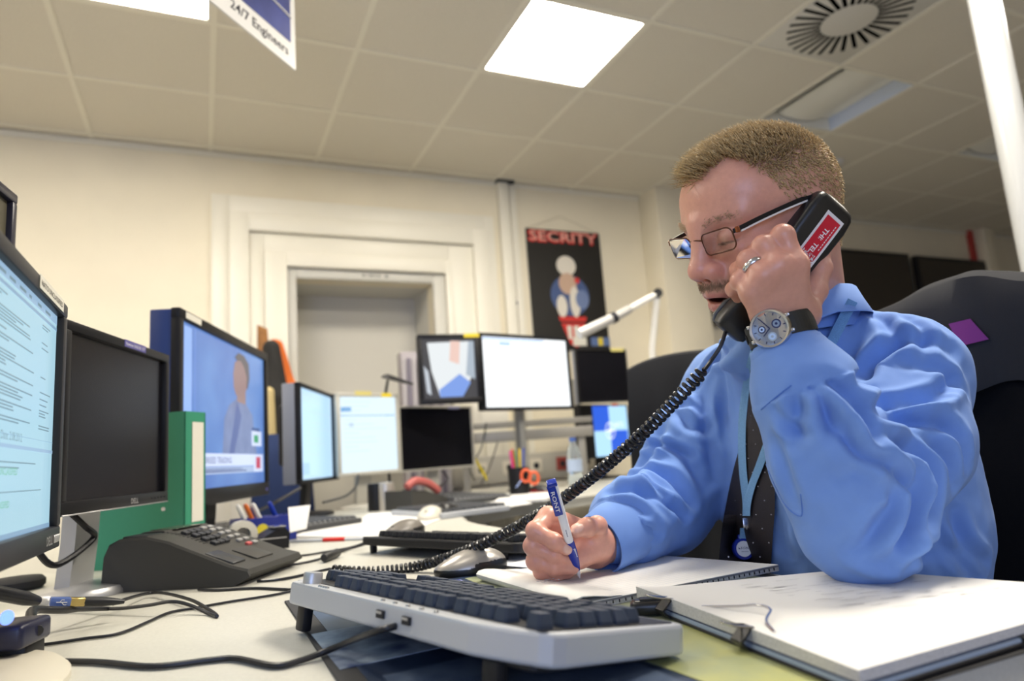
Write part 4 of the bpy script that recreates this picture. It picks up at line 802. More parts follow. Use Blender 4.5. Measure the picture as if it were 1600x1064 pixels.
def edge_rows(pts, n=6):
    L = smooth_path([(a[0], a[2], 0) for a in pts], n); R = smooth_path([(a[1], a[2] if len(a) == 3 else a[3], 0) for a in pts], n)
    return [((l.x, l.y), (r.x, r.y)) for l, r in zip(L, R)]
M_tie = mat('tie_silk', (.022, .018, .020), .55, spec=.4, bump=.2, bscale=900)
tie_rows = edge_rows([(1172, 1202, 512), (1175, 1201, 530), (1174, 1200, 548), (1171, 1202, 600), (1165, 1205, 666), (1147, 1209, 728), (1134, 1211, 790), (1127, 1208, 832), (1123, 1205, 880), (1122, 1203, 915)])
tie = drape(tie_rows, M_tie, .004, .002)
dot = mat('tie_dots', (.42, .40, .42), .5)
for j in range(16):
    for i in range(3):
        y = 562+j*22; row = min(tie_rows, key=lambda r: abs(r[0][1]-y)); t = (.18+.3*i+(.15 if j % 2 else 0)); x = row[0][0]+(row[1][0]-row[0][0])*t
        p = hit(tb_, x, y); n = (CAM-p).normalized(); M = frame(rt, n, p+n*.0072)
        tie.prism([(.0011*math.cos(a*PI/3), .0011*math.sin(a*PI/3)) for a in range(6)], 0, .0004, dot, 0, M)
tbt = bvh_of(list(sv)+[np.array(v) for v in tie.v], TBF+[tuple(i+len(sv) for i in f) for f in tie.f])
tie.build('necktie', man, True)['label'] = 'dark brown necktie with small pale dots'
# collar
cl = MB(); rings = []
cax = Vector(TM[:, 0])*.55+Vector((0, 0, .83)); cM = frame(Vector(TM[:, 0]), cax, at(1255, 474, .99))
N_ = 40
for r0, zz, dr in ((.0640, -.045, 0), (.0660, .000, 0), (.0670, .010, 0), (.0700, .0125, 0), (.0730, .010, 0), (.0800, -.008, .003), (.0890, -.028, .008), (.0885, -.0300, .008), (.0770, -.006, 0), (.070, -.045, 0)):
    rg = []
    for k in range(N_):
        a = 2*PI*k/N_; fr = max(0, math.cos(a)); bk = max(0, -math.cos(a)); z = zz+.004*bk-.004*fr; rr = r0+dr*fr
        if dr and fr > .5: z -= .018*(fr-.5)*2
        rg.append(cM @ Vector((rr*1.0*math.cos(a), rr*.97*math.sin(a), z)))
    rings.append(rg)
cl.loft(rings, M_shirt, True, False); cl.build('shirt_collar', man, True)
allv = list(sv)+[np.array(v) for v in cl.v]; allf = list(sf)+[tuple(i+len(sv) for i in f) for f in cl.f]; allf = TBF+allf[len(sf):]; scb = bvh_of(allv, allf)
# sleeve placket and cuff seams
M_seam = mat('shirt_seam', (.085, .19, .55), .8)
for pth in ([(1189, 640), (1215, 618), (1236, 602)], [(1183, 690), (1205, 745), (1228, 790), (1252, 806), (1251, 772)], [(930, 826), (950, 862), (955, 880)]):
    sm_ = MB(); sm_.tube([hit(sb, p.x, p.y)-ray(p.x, p.y).normalized()*.0004 for p in smooth_path([(x, y, 0) for x, y in pth], 6)], .0008, M_seam, 5); sm_.build('sleeve_seam', man, True)
# trousers under the desk
tr = SDF(); hipc = GN(.487, 1.085, -.36)
tr.setframe(TM, hipc); tr.ell((-.03, 0, -.02), (.17, .20, .13), .04)
for s_ in (1, -1): tr.rc((-.03, .09*s_, -.05), (.40, .14*s_, -.055), .092, .070, .04); tr.rc((.40, .14*s_, -.055), (.42, .15*s_, -.46), .068, .052, .03)
tv, tf_ = tr.mesh(.008); np_mesh('trousers', tv, tf_, [mat('trouser_cloth', (.015, .016, .02), .8)], man)
sh_ = MB()
for s_ in (1, -1):
    M = Matrix.Translation(Vector(hipc)+Vector(TM @ np.array([.47, .155*s_, -.52]))) @ Matrix(TM.tolist()).to_4x4()
    sh_.T = M; sh_.box((0, 0, .0), (.27, .095, .07), mat('shoe_leather', (.01, .009, .008), .3), .03, 4)
sh_.build('shoes', man, True)
# ------------------------------------------------------------------ what he wears and holds
# eyeglasses
t = thing('eyeglasses', 'rectangular brown metal eyeglasses with white-striped arms on the man\'s face', 'eyeglasses', HP((.1, 0, 0)))
M_brown = mat('brown_metal', (.13, .055, .03), .3, metal=.7)
def lens_path(s_, n=28, gx=0, k=1.0):
    P = []
    for y, z in rrect(.050*k, .0265*k, .008, 7):
        yy = y+.0365*1 ; zz = z-.0125+.06*(yy-.0365)
        P.append(HP((.1045-5*max(0, yy-.03)**2-.02*max(0, yy-.02)+gx+.10*(zz+.0125), yy*s_, zz)))
    return P
fr = MB()
for s_ in (1, -1): fr.tube(lens_path(s_), .00095, M_brown, 8, closed=True)
fr.tube(smooth_path([HP((.1045, .0125, -.008)), HP((.1085, .005, -.0055)), HP((.1085, -.005, -.0055)), HP((.1045, -.0125, -.008))], 5), .0011, M_brown)
for s_ in (1, -1): fr.tube([HP((.1035, .0125*s_, -.017)), HP((.100, .010*s_, -.019)), HP((.098, .0100*s_, -.021))], .0006, M_steel); fr.lathe([(0, -.0005), (.0030, -.0003), (.0030, .0003), (0, .0005)], mat('nose_pad', (.7, .7, .65), .1, trans=.8), 12, Matrix.Translation(HP((.098, .0095*s_, -.022))) @ Matrix(HM.tolist()).to_4x4() @ rmat(PI/2, 0, .6))
fr.build('frame_front', t, True)
for s_ in (1, -1):
    a = [Vector(p) for p in lens_path(s_, gx=-.0006, k=.98)]; b = [Vector(p) for p in lens_path(s_, gx=.0006, k=.98)]
    MB().loft([a, b], M_glass, smooth=False).build('lens', t, True)
for s_ in (1, -1):
    ar = MB(); pts = [(.0985, .0625, -.0045), (.094, .0695, -.003), (.070, .0735, .000), (.035, .0775, .003), (.004, .0815, .0045), (-.014, .083, .000), (-.026, .082, -.012)]
    for zo, zh, th, m in ((0, .0052, .0014, M_blackp), (-.0034, .0020, .0022, mat('temple_white', (.8, .78, .74), .35))):
        rg = []
        for i, (x, y, z) in enumerate(smooth_path(pts if m == M_blackp else pts[1:-2], 4)):
            k = 1 if i < 16 else .75; rg.append([HP((x, (y+dy)*s_, z+zo*k+dz*k)) for dy, dz in ((-th/2, -zh/2), (th/2, -zh/2), (th/2, zh/2), (-th/2, zh/2))])
        ar.loft(rg, m, smooth=False)
    ar.box(HP((.0955, .0668*s_, -.0038)), (.006, .0045, .0075), mat('hinge_copper', (.30, .09, .03), .25, metal=.6), .0012, 2, Matrix(HM.tolist()).to_4x4() @ rmat(0, 0, -.9*s_))
    ar.build('temple_arm', t, True)
# wristwatch
wax = Vector(Lwr)-Vector(Lel); wax.normalize(); wc = Vector(at(1220, 516, .803)); wn = (CAM-wc).normalized()*1.0-rt*.30+up*.10; wM = frame(wax, wn, wc)
t = thing('wristwatch', 'large steel wristwatch with pale chronograph dial on black strap, on the raised wrist', 'wristwatch', wc)
st = MB(); rg = []
for k in range(48):
    a = 2*PI*k/48; w = .0125 if math.sin(a) > .2 else .0115; r = .0335; cy, cz = r*1.06*math.cos(a), r*math.sin(a)
    o = lambda x, q: wM @ Vector((x, cy*q, cz*q)); rg.append([o(-w, 1), o(w, 1), o(w, 1.09), o(w*.3, 1.10), o(-w*.3, 1.10), o(-w, 1.09)])
rg.append(rg[0]); st.loft(rg, mat('rubber_strap', (.018, .018, .015), .55), cap=False, smooth=False)
for k in range(6): a = .45-.11*k; st.box(wM @ Vector((.0, .0335*1.06*1.115*math.cos(a), .0335*1.115*math.sin(a))), (.010, .0012, .0016), M_blackp, .0003, 1, wM.to_3x3().to_4x4())
st.build('watch_strap', t, True)
wd_ = wM @ Matrix.Translation((0, .002, .0345)); R_ = .0228
c = MB(); c.lathe([(R_*.9, -.002), (R_, 0), (R_*1.02, .004), (R_*1.0, .007), (R_*.93, .0092), (R_*.84, .0088), (R_*.83, .0068)], M_steel, 48, wd_)
for s_ in (1, -1): c.box(wd_ @ Vector((s_*.009, .0215, .003)), (.0042, .006, .006), M_steel, .0012, 2, wM.to_3x3().to_4x4()); c.box(wd_ @ Vector((s_*.009, -.0215, .003)), (.0042, .006, .006), M_steel, .0012, 2, wM.to_3x3().to_4x4())
c.build('watch_case', t, True)
cg = MB(); cg.tube(smooth_path([wd_ @ Vector((.0205, .010, .004)), wd_ @ Vector((.0275, .007, .004)), wd_ @ Vector((.0285, -.002, .004)), wd_ @ Vector((.0215, -.006, .004))], 5), .0018, M_steel); cg.cyl(wd_ @ Vector((.0205, .002, .004)), wd_ @ Vector((.0265, .002, .004)), .0038, M_steel); cg.build('crown_guard', t, True)
d = MB(); disc = lambda r, n=32: [(r*math.cos(2*PI*k/n), r*math.sin(2*PI*k/n)) for k in range(n)]
M_dial = mat('watch_dial', (.50, .66, .92), .6, spec=.15); M_navy = mat('navy_paint', (.012, .022, .11), .3)
d.prism(disc(R_*.84), .0055, .0068, M_dial, 0, wd_)
for k in range(12): a = PI/6*k; d.box(wd_ @ (Matrix.Rotation(a, 4, 'Z') @ Vector((R_*.72, 0, .0070))), (.0030, .0009, .0004), M_navy, 0, 1, wM.to_3x3().to_4x4() @ Matrix.Rotation(a, 4, 'Z'))
for (x, y, r, m1, m2) in ((.0015, .0085, .0042, M_navy, M_dial), (.003, -.0085, .0052, M_navy, mat('subdial', (.25, .33, .45), .5)), (-.0095, .0, .0050, mat('subdial2', (.36, .46, .60), .5), M_dial)):
    d.prism([(x+p, y+q) for p, q in disc(r, 24)], .0068, .0072, m1, 0, wd_); d.prism([(x+p, y+q) for p, q in disc(r*.72, 20)], .0072, .0074, m2, 0, wd_); d.prism([(x+p, y+q) for p, q in disc(r*.3, 12)], .0074, .0076, m1, 0, wd_)
for a, L in ((2.2, .011), (.5, .015)): d.box(wd_ @ (Matrix.Rotation(a, 4, 'Z') @ Vector((L/2, 0, .0079))), (L, .0010, .0004), M_navy, 0, 1, wM.to_3x3().to_4x4() @ Matrix.Rotation(a, 4, 'Z'))
d.build('watch_dial', t, True)
# ring
p0, p1 = Vector(LJ['ring'][0]), Vector(LJ['ring'][1]); rM = frame(p1-p0, CAM-p0, p0.lerp(p1, .62)); rg = []
for k in range(33):
    a = 2*PI*k/32; o = [rM @ Vector((x, (.0126+h)*math.cos(a), (.0126+h)*math.sin(a))) for x, h in ((-.0028, -.0008), (.0028, -.0008), (.0028, .0006), (.0014, .0013), (-.0014, .0013), (-.0028, .0006))]; rg.append(o)
tag(MB().loft(rg, M_steel, cap=False).build('ring'), 'silver ring on a finger of the hand gripping the handset', 'ring')
# lanyard and badge reel
t = thing('lanyard', 'pale blue lanyard round the man\'s neck with a round blue badge reel', 'lanyard', NB)
M_lan = mat('lanyard_weave', (.17, .36, .62), .8, noise=.25, nscale=900, bump=.3, bscale=1500); lb = MB()
drape(edge_rows([(1172, 1184, 548), (1162, 1174, 590), (1154, 1166, 650), (1153, 1165, 700), (1155, 1167, 742), (1160, 1172, 782), (1160, 1172, 806)]), M_lan, .0025, .0014, 4, tbt, lb)
drape(edge_rows([(1205, 1217, 660), (1190, 1203, 700), (1180, 1193, 728), (1168, 1180, 760), (1161, 1173, 788), (1160, 1172, 806)]), M_lan, .0035, .0014, 4, tbt, lb)
lb.build('neck_strap', t, True)
cs = MB(); drape([((a, b), (c, d)) for a, b, c, d in ((1325, 466, 1340, 473), (1315, 486, 1330, 494), (1303, 508, 1318, 517), (1290, 532, 1305, 541), (1280, 556, 1294, 564))], M_lan, .0095, .0014, 4, scb, cs); cs.build('shoulder_strap', t, True)
q = hit(tbt, 1166, 817, .97); n = (CAM-q).normalized(); q = q+n*.005; lM = frame(rt, n, q)
b = MB(); b.box(q, (.0105, .015, .004), M_steel, .001, 2, lM.to_3x3().to_4x4()); b.build('strap_clip', t, True)
q2 = hit(tbt, 1162, 838, .97)+n*.005; b = MB(); b.prism([(-.0075, -.012), (.0075, -.012), (.004, .012), (-.004, .012)], -.001, .001, M_lan, 0, frame(rt, n, q2)); b.build('strap_end', t, True)
q3 = hit(tbt, 1161, 857, .97)+n*.010; rM = frame(rt, n, q3); b = MB(); M_rb = mat('reel_blue', (.012, .03, .30), .25)
b.lathe([(0, -.006), (.0148, -.006), (.0160, -.004), (.0160, .003), (.0148, .0045), (.0118, .0045), (0, .0045)], M_rb, 40, rM); b.box(rM @ Vector((0, .0155, -.001)), (.013, .010, .007), M_rb, .002, 2, rM.to_3x3().to_4x4())
b.prism(disc(.0113, 32), .0045, .0050, mat('reel_white', (.80, .82, .85), .3), 0, rM); b.text('\u25e3KONI', .0052, rM @ Matrix.Translation((-.0002, -.0005, .0053)), M_navy, 'CENTER', .016); b.text('assurance', .0022, rM @ Matrix.Translation((0.001, -.0042, .0053)), M_navy, 'CENTER', .010); b.build('badge_reel', t, True)
# handset
E_, Mo_ = Vector(at(1307, 322, .822)), Vector(at(1144, 524, .836)); hx = Mo_-E_; HL = hx.length; hn = (CAM-(E_+Mo_)/2).normalized()*1.0+rt*.30-up*.30
hM = frame(hx, hn, E_)
t = thing('telephone_handset', 'black telephone handset with a red and white sticker held to the man\'s ear', 'telephone handset', E_)
M_hs = mat('handset_plastic', (.013, .013, .014), .36, bump=.06, bscale=1200)
def hsec(x, w, z0, z1, r): return [hM @ Vector((x, y, (z0+z1)/2+z)) for y, z in rrect(w, z1-z0, min(r, (z1-z0)*.45, w*.45), 5)]
secs = [(-.006, .030, -.018, -.002, .006), (-.003, .050, -.026, .002, .007), (.004, .057, -.032, .005, .007), (.02, .060, -.034, .008, .008), (.05, .058, -.030, .010, .007), (.066, .054, -.016, .011, .007), (.08, .050, -.011, .0115, .007), (.11, .046, -.010, .011, .007), (.135, .045, -.012, .009, .007), (.15, .045, -.020, .006, .007), (.165, .046, -.026, .002, .007), (HL-.012, .046, -.028, -.001, .007), (HL-.003, .042, -.026, -.004, .006), (HL, .032, -.022, -.008, .005)]
MB().loft([hsec(*s_) for s_ in secs], M_hs).build('handset_body', t, True)
b = MB(); b.loft([hsec(HL*x, w, z0, z1, .005) for x, w, z0, z1 in ((.80, .040, -.030, -.026), (.84, .0475, -.0335, -.0275), (.95, .0475, -.0345, -.0285), (.985, .040, -.032, -.027))], mat('mouthpiece_grey', (.10, .10, .095), .35)); b.build('mouthpiece', t, True)
b = MB(); b.lathe([(0, -.041), (.014, -.041), (.0175, -.038), (.0185, -.030), (0, -.030)], M_hs, 28, hM @ Matrix.Translation((.024, 0, 0))); b.build('earpiece', t, True)
stk = MB(); zs = lambda x: float(np.interp(x, [s_[0] for s_ in secs], [s_[4-1] for s_ in secs]))+.0004
def stq(x0, x1, y0, y1, m, e=0):
    n_ = 8
    for i in range(n_):
        xa, xb = x0+(x1-x0)*i/n_, x0+(x1-x0)*(i+1)/n_; stk.quad(*[hM @ Vector(v) for v in ((xa, y0, zs(xa)+e), (xb, y0, zs(xb)+e), (xb, y1, zs(xb)+e), (xa, y1, zs(xa)+e))], m)
SY = .005
stq(.012, .118, SY-.0135, SY+.0135, mat('sticker_white', (.78, .76, .76), .4)); stq(.0165, .085, SY-.0105, SY+.0105, mat('sticker_red', (.62, .012, .035), .4, noise=.12, nscale=60), .0003)
TM_ = hM @ Matrix.Translation((.0, SY, 0)) 
for i, chs in enumerate(['THIS', 'TEL']):
    x0 = .030+.0215*i; stk.text(chs, .0085, hM @ Matrix.Translation((x0, SY-.003, zs(x0+.008)+.0008)), mat('sticker_ink', (.9, .88, .88), .4), 'LEFT', .0185 if i == 0 else .0135, .02)
rs = random.Random(4)
for i in range(120):
    x = .064+abs(rs.gauss(0, .011)); y = SY+rs.uniform(-.0098, .0098); w = rs.uniform(.0006, .0022)
    if x < .084: stq(x, x+w, y-w*.3, y+w*.3, mat('sticker_white', (0, 0, 0)), .0006)
for i in range(10): stq(.022+.0036*i, .0245+.0036*i, SY+.0066, SY+.0076, mat('sticker_ink', (0, 0, 0)), .0007)
stk.build('sticker', t, True)
# coiled cord: a plain tail from the mouthpiece, the coil, a plain end into the telephone
tail = smooth_path([hM @ Vector((HL-.004, -.004, -.016)), at(1126, 540, .845), at(1112, 562, .845), at(1101, 577, .850)], 6)
ctr = smooth_path([at(1101, 577, .850), at(1070, 610, .862), at(1015, 667, .890), at(965, 712, .922), at(910, 757, .960), at(850, 799, 1.005), at(780, 838, 1.06), at(715, 866, 1.105), at(655, 884, 1.140), at(600, 892, 1.150), at(555, 893, 1.145), at(515, 890, 1.13)], 14)
ac = [0]
for a, b_ in zip(ctr, ctr[1:]): ac.append(ac[-1]+(b_-a).length)
coil = []; tot = ac[-1]; pitch = .0080; NT = int(tot/pitch); nper = 14; u = Vector((0, 0, 1))
for i in range(NT*nper+1):
    s_ = tot*i/(NT*nper); j = min(max(0, int(np.searchsorted(ac, s_))-1), len(ctr)-2); f = (s_-ac[j])/(ac[j+1]-ac[j]+1e-9); p = ctr[j].lerp(ctr[j+1], f); tg = (ctr[j+1]-ctr[j]).normalized()
    u = (u-tg*u.dot(tg)).normalized(); w = tg.cross(u); a = 2*PI*i/nper; r_ = .0068*min(1, i/nper+.15, (NT*nper-i)/nper+.15); q = p+(u*math.cos(a)+w*math.sin(a))*r_; q.z = max(q.z, DESK+.0024); coil.append(q)
end = smooth_path([coil[-1], onz(480, 897, DESK+.004), onz(440, 905, DESK+.003), onz(402, 908, DESK+.003)], 6)
cc = MB(); cc.tube(tail+coil+end[1:], .0025, mat('cord_rubber', (.010, .011, .014), .28, spec=.6), 7); tag(cc.build('coiled_cord'), 'black coiled telephone cord stretched from the handset down to the desk', 'telephone cord')
# pen
pt, pb = Vector(at(862.5, 752, .846)), onz(906, 903.5, DESK+.0125); pM = frame(pb-pt, CAM-pt, pt); PL = (pb-pt).length; X = lambda p: pM @ rmat(0, PI/2, 0)
t = thing('pen', 'blue and white ballpoint pen in the writing hand', 'pen', pb)
M_pb = mat('pen_blue', (.010, .035, .33), .25); M_pw = mat('pen_white', (.80, .80, .80), .25)
MB().lathe([(0, .001), (.0052, .002), (.0056, .006), (.0058, PL*.58), (.0056, PL*.60)], M_pw, 24, X(0)).build('pen_barrel', t, True)
b = MB(); b.lathe([(.0060, PL*.595), (.0064, PL*.62), (.0066, PL*.72), (.0058, PL*.82), (.0040, PL*.90), (.0036, PL*.905), (0, PL*.905)], M_pb, 24, X(0))
for k in range(8): b.box(pM @ Vector((PL*(.66+.012*k), .0035*(1 if k % 2 else .9), .0056-.0001*k)), (.0008, .0035, .0006), M_pw, 0, 1, pM.to_3x3().to_4x4())
b.build('pen_grip', t, True)
MB().lathe([(.0036, PL*.905), (.0026, PL*.955), (.0012, PL*.985), (.0004, PL)], M_pw, 18, X(0)).build('pen_tip', t, True)
b = MB(); b.box(pM @ Vector((PL*.005, -.001, .0025)), (.006, .0125, .011), M_pb, .0015, 2, pM.to_3x3().to_4x4()); b.build('push_button', t, True)
b = MB(); b.box(pM @ Vector((PL*.15, -.0030, .0062)), (PL*.29, .0105, .0030), M_pb, .001, 2, pM.to_3x3().to_4x4())
b.text('RONT', .0070, pM @ Matrix.Translation((PL*.06, -.0055, .0079)), M_pw, 'LEFT', PL*.2, .01); b.build('pen_clip', t, True); b = MB(); b.text('www', .003, pM @ Matrix.Translation((PL*.45, -.001, .0060)), M_navy, 'LEFT', .012); b.build('barrel_print', t, True)
# ------------------------------------------------------------------ things lying on the near desk
def mouse(label, c, nose, L, m_top, m_side, sc=1.0, name='computer_mouse'):
    """nose: horizontal direction of the buttons"""
    n = Vector((nose[0], nose[1], 0)).normalized(); l = Vector((-n.y, n.x, 0)); M = np.array(((n.x, l.x, 0), (n.y, l.y, 0), (0, 0, 1))); k = L/.112; t = thing(name, label, 'computer mouse', c)
    def half(grow=0):
        s_ = SDF(); s_.setframe(M, np.array(c), k); s_.ell((-.016, 0, .012), (.042+grow, .032+grow, .027+grow), .01); s_.ell((.020, 0, .008), (.040+grow, .029+grow, .018+grow), .03); s_.ell((0, 0, -.05), (.2, .2, .05), .003, True)
        return s_
    s_ = half(); v, f = s_.mesh(.0016); q = ((v-np.array(c)) @ M)/k; top = q[:, 2] > .0125+.10*(-q[:, 0]+.01)*(q[:, 0] < .01)+.16*np.abs(q[:, 1])*(q[:, 0] < -.0); vv = v.copy()
    o = np_mesh('shell', vv, f, [m_side, m_top], t); o.data.polygons.foreach_set('material_index', [int(top[list(g)].mean() > .5) for g in f])
    wM = Matrix(((n.x, l.x, 0, c[0]), (n.y, l.y, 0, c[1]), (0, 0, 1, c[2]), (0, 0, 0, 1))) @ Matrix.Scale(k, 4)
    b = MB(); b.lathe([(.0085, -.004), (.0098, -.002), (.0098, .002), (.0085, .004)], M_blackp, 24, wM @ Matrix.Translation((.032, 0, .0195)) @ rmat(PI/2, 0, 0)); b.build('scroll_wheel', t, True)
    b = MB(); zt = lambda x: .0262-.00018*((x-.002)/.01)**2*1.0-.00
    pts = [wM @ Vector((x, 0, z)) for x, z in ((.044, .0240), (.052, .0185), (.058, .0125))]; b.tube(pts, .0006*k, M_ink, 6); pts = [wM @ Vector((x, 0, z)) for x, z in ((.020, .0295), (.008, .0335), (-.004, .0372))]; b.tube(pts, .0012*k, M_ink, 6); b.build('button_gap', t, True)
    return t, wM
M_ms = mat('mouse_silver', (.38, .36, .33), .3, metal=.45); M_mb = mat('mouse_black', (.014, .014, .015), .3)
mc = onz(737, 897, Z); nz = onz(672, 905, Z)-onz(775, 893, Z)
t, wM = mouse('silver and black computer mouse beside the notepad', mc, (nz.x, nz.y), .112, M_ms, M_mb)
b = MB(); b.box(wM @ Vector((.012, 0, .0328)), (.010, .004, .0015), mat('led_soft_blue', (.05, .12, .6), .3), .0005, 1, wM.to_3x3().normalized().to_4x4() @ rmat(0, .33, 0)); b.build('indicator', t, True)
mc2 = onz(632, 838, Z); mouse('dark grey mouse half hidden behind the black keyboard', (mc2.x, mc2.y, Z), (-.9, -.4), .115, mat('mouse_taupe', (.16, .145, .125), .4), M_mb)
# blue pen cap left on the desk between mouse and keyboard
a, c_ = onz(690, 914, Z+.012), onz(724, 912, Z+.012); b = MB(); b.tube([a, a.lerp(c_, .15), a.lerp(c_, .85), c_], [.004, .0055, .006, .0045], M_pb, 14); tag(b.build('blue_pen_lid'), 'blue pen cap lying in front of the silver mouse', 'pen cap')
# desk mat with printed sheets under its cover
t = thing('desk_mat', 'black-edged desk mat holding printed sheets under the silver keyboard', 'desk mat', (.4, .7, Z)); mx0, mx1, my0, my1 = .105, .682, .36, 1.058
MB().box(((mx0+mx1)/2, (my0+my1)/2, Z+.0011), (mx1-mx0, my1-my0, .0022), mat('mat_black', (.022, .022, .024), .5), .001, 1).build('mat_base', t, True)
def sheet(name, pts, m, z, parent=None): b = MB(); b.prism([(p[0], p[1]) for p in pts], z, z+.0004, m); return b.build(name, parent, True)
sheet('cover_sheet', [(mx0+.022, my0+.02), (mx1-.02, my0+.02), (mx1-.02, my1-.022), (mx0+.022, my1-.022)], mat('sheet_navy', (.035, .055, .11), .3, noise=.3, nscale=30), Z+.0023, t)
m_pr = mat('sheet_printed', (.50, .58, .66), .3, noise=1, nscale=26, col2=(.06, .09, .20)); pa_, pb_ = onz(486, 991, Z+.003), onz(531, 1046, Z+.003); sheet('printed_sheet', [(pb_.x, pb_.y), (pb_.x+.20, pb_.y+.02), (pa_.x+.20, pa_.y+.02), (pa_.x, pa_.y)], m_pr, Z+.0027, t)
sheet('map_sheet', [(.35, .38), (.655, .38), (.655, 1.02), (.36, 1.02)], mat('sheet_map', (.40, .41, .25), .3, noise=1, nscale=14, col2=(.24, .29, .18)), Z+.0027, t)
sheet('yellow_sheet', [(.345, .385), (.50, .39), (.49, .60), (.335, .57)], mat('sheet_yellow', (.42, .42, .14), .35, noise=1, nscale=18, col2=(.30, .34, .20)), Z+.0031, t)
sheet('blue_sheet', [(.135, .385), (.33, .385), (.33, pb_.y-.03), (.14, pb_.y-.045)], mat('sheet_slate', (.07, .10, .17), .3, noise=1, nscale=40, col2=(.13, .17, .24)), Z+.0031, t)
# notepad, its used pages folded over at the spiral edge
ZP = Z+.0115
P = [onz(752, 898, ZP), onz(905, 944, ZP), onz(1216, 882, ZP), onz(986, 864, ZP)]; t = thing('notepad', 'open lined notepad the man is writing on, used pages folded over', 'notepad', P[0]); M_pap = mat('paper_white', (.76, .75, .72), .7); M_papb = mat('paper_edge', (.58, .57, .55), .8, noise=.3, nscale=400)
ctrp = (P[0]+P[1]+P[2]+P[3])/4
b = MB(); b.prism([(p.x, p.y) for p in P], Z+.0034, ZP-.0032, M_papb); b.prism([(p.x, p.y) for p in P], ZP-.0032, ZP-.0008, mat('cover_grey', (.20, .20, .22), .6)); b.prism([(p.x, p.y) for p in P], ZP-.0008, ZP, M_pap); b.build('pages', t, True)
b = MB()
ex = (P[2]-P[1]).normalized()
for k in range(1, 27):
    u_ = k/27; a_ = P[0].lerp(P[1], u_*.96+.02); c_ = P[3].lerp(P[2], u_*.96+.02); w = (P[1]-P[0]).normalized()*.00035; z = Vector((0, 0, .0003)); b.quad(a_-w+z, a_+w+z, c_+w+z, c_-w+z, mat('rule_line', (.52, .55, .62), .7))
b.build('ruled_lines', t, True)
b = MB(); rg = []
for a_, q_ in ((P[0], P[3]), (P[1], P[2])):
    d_ = (q_-a_).normalized(); r_ = []
    for s_, z in ((.060, .0008), (.040, .0026), (.020, .0060), (.006, .0075), (-.004, .0062), (-.008, .0020), (-.006, -.0035), (.000, -.0078), (.002, -.0078), (-.003, -.0030), (-.0055, .0015), (-.003, .0045), (.006, .0062), (.020, .0050), (.040, .0017), (.060, .0003)): r_.append(a_+d_*s_+Vector((0, 0, z)))
    rg.append(r_)
mid_ = [(p+q)/2+Vector((0, 0, .0006)) for p, q in zip(*rg)]; b.loft([rg[0], mid_, rg[1]], M_pap); b.build('folded_pages', t, True)
b = MB()
for k in range(34): p_ = P[1].lerp(P[2], .03+k*.0285); b.box(p_+Vector((0, 0, -.0045))-(P[1]-P[0]).normalized()*-.0004, (.0012, .0010, .0034), M_ink, 0, 1)
b.build('spiral_holes', t, True)
b = MB(); rs = random.Random(3)
for L_ in range(2):
    for k in range(9): o_ = P[0].lerp(P[1], .55+.04*L_).lerp(P[3].lerp(P[2], .55+.04*L_), .05+.010*k); b.tube([o_+Vector((rs.uniform(-.002, .002), rs.uniform(-.002, .002), .0075)) for _ in range(4)], .0003, mat('pencil_grey', (.45, .45, .48), .7), 4)
b.build('handwriting', t, True)
# loose sheet behind the notepad and white pad under the hand
def flat(name, label, cat, px, z, th, m, group=None):
    q = [onz(x, y, Z+z+th) for x, y in px]; b = MB(); b.prism([(p.x, p.y) for p in q], Z+z, Z+z+th, m); return tag(b.build(name), label, cat, group)
flat('paper_sheet', 'white sheet lying on the desk behind the writing hand', 'paper', [(745, 880), (800, 842), (870, 845), (985, 860), (905, 893)], .0036, .0012, mat('paper_cool', (.70, .72, .76), .7))
flat('paper_pad', 'white note sheets fanned out behind the black keyboard', 'paper', [(455, 838), (575, 838), (640, 832), (698, 806), (600, 806), (510, 818)], .0008, .003, M_pap)
# clipboard stack: board, papers, two bulldog clips
A_, B_, C_, D_ = Vector((.448, .694, 0)), Vector((.405, .362, 0)), Vector((.785, .370, 0)), Vector((.690, .612, 0))
t = thing('clipboard', 'black clipboard with a thick stack of white papers held by two bulldog clips', 'clipboard', A_); cq = [(p.x, p.y) for p in (A_, B_, C_, D_)]; cen = (A_+B_+C_+D_)/4
def grow(k, dz=0): return [(cen.x+(p.x-cen.x)*k, cen.y+(p.y-cen.y)*k) for p in (A_, B_, C_, D_)]
MB().prism(grow(1.01), Z+.0036, Z+.0066, mat('board_black', (.018, .018, .02), .45), .0008).build('board', t, True)
b = MB(); b.prism(grow(1.0), Z+.0066, Z+.0095, mat('sheet_bluegrey', (.34, .42, .52), .6)); b.prism(grow(.985), Z+.0095, Z+.0115, mat('folder_dark', (.05, .07, .12), .5)); b.build('folder', t, True)
bm = MB(); nU, nV = 14, 10; grid = []
for i in range(nU+1):
    for j in range(nV+1):
        u_, v_ = i/nU, j/nV; p_ = A_.lerp(B_, u_).lerp(D_.lerp(C_, u_), v_)
        lift = .004*max(0, 1-v_/.25)**2*(1-u_)+.0012*math.sin(3*u_+2*v_); grid.append(Vector((cen.x+(p_.x-cen.x)*.992, cen.y+(p_.y-cen.y)*.992, Z+.0195+lift)))
idx = lambda i, j: i*(nV+1)+j; fs = [(idx(i, j), idx(i+1, j), idx(i+1, j+1), idx(i, j+1)) for i in range(nU) for j in range(nV)]; bm.add(grid, fs, M_pap, True)
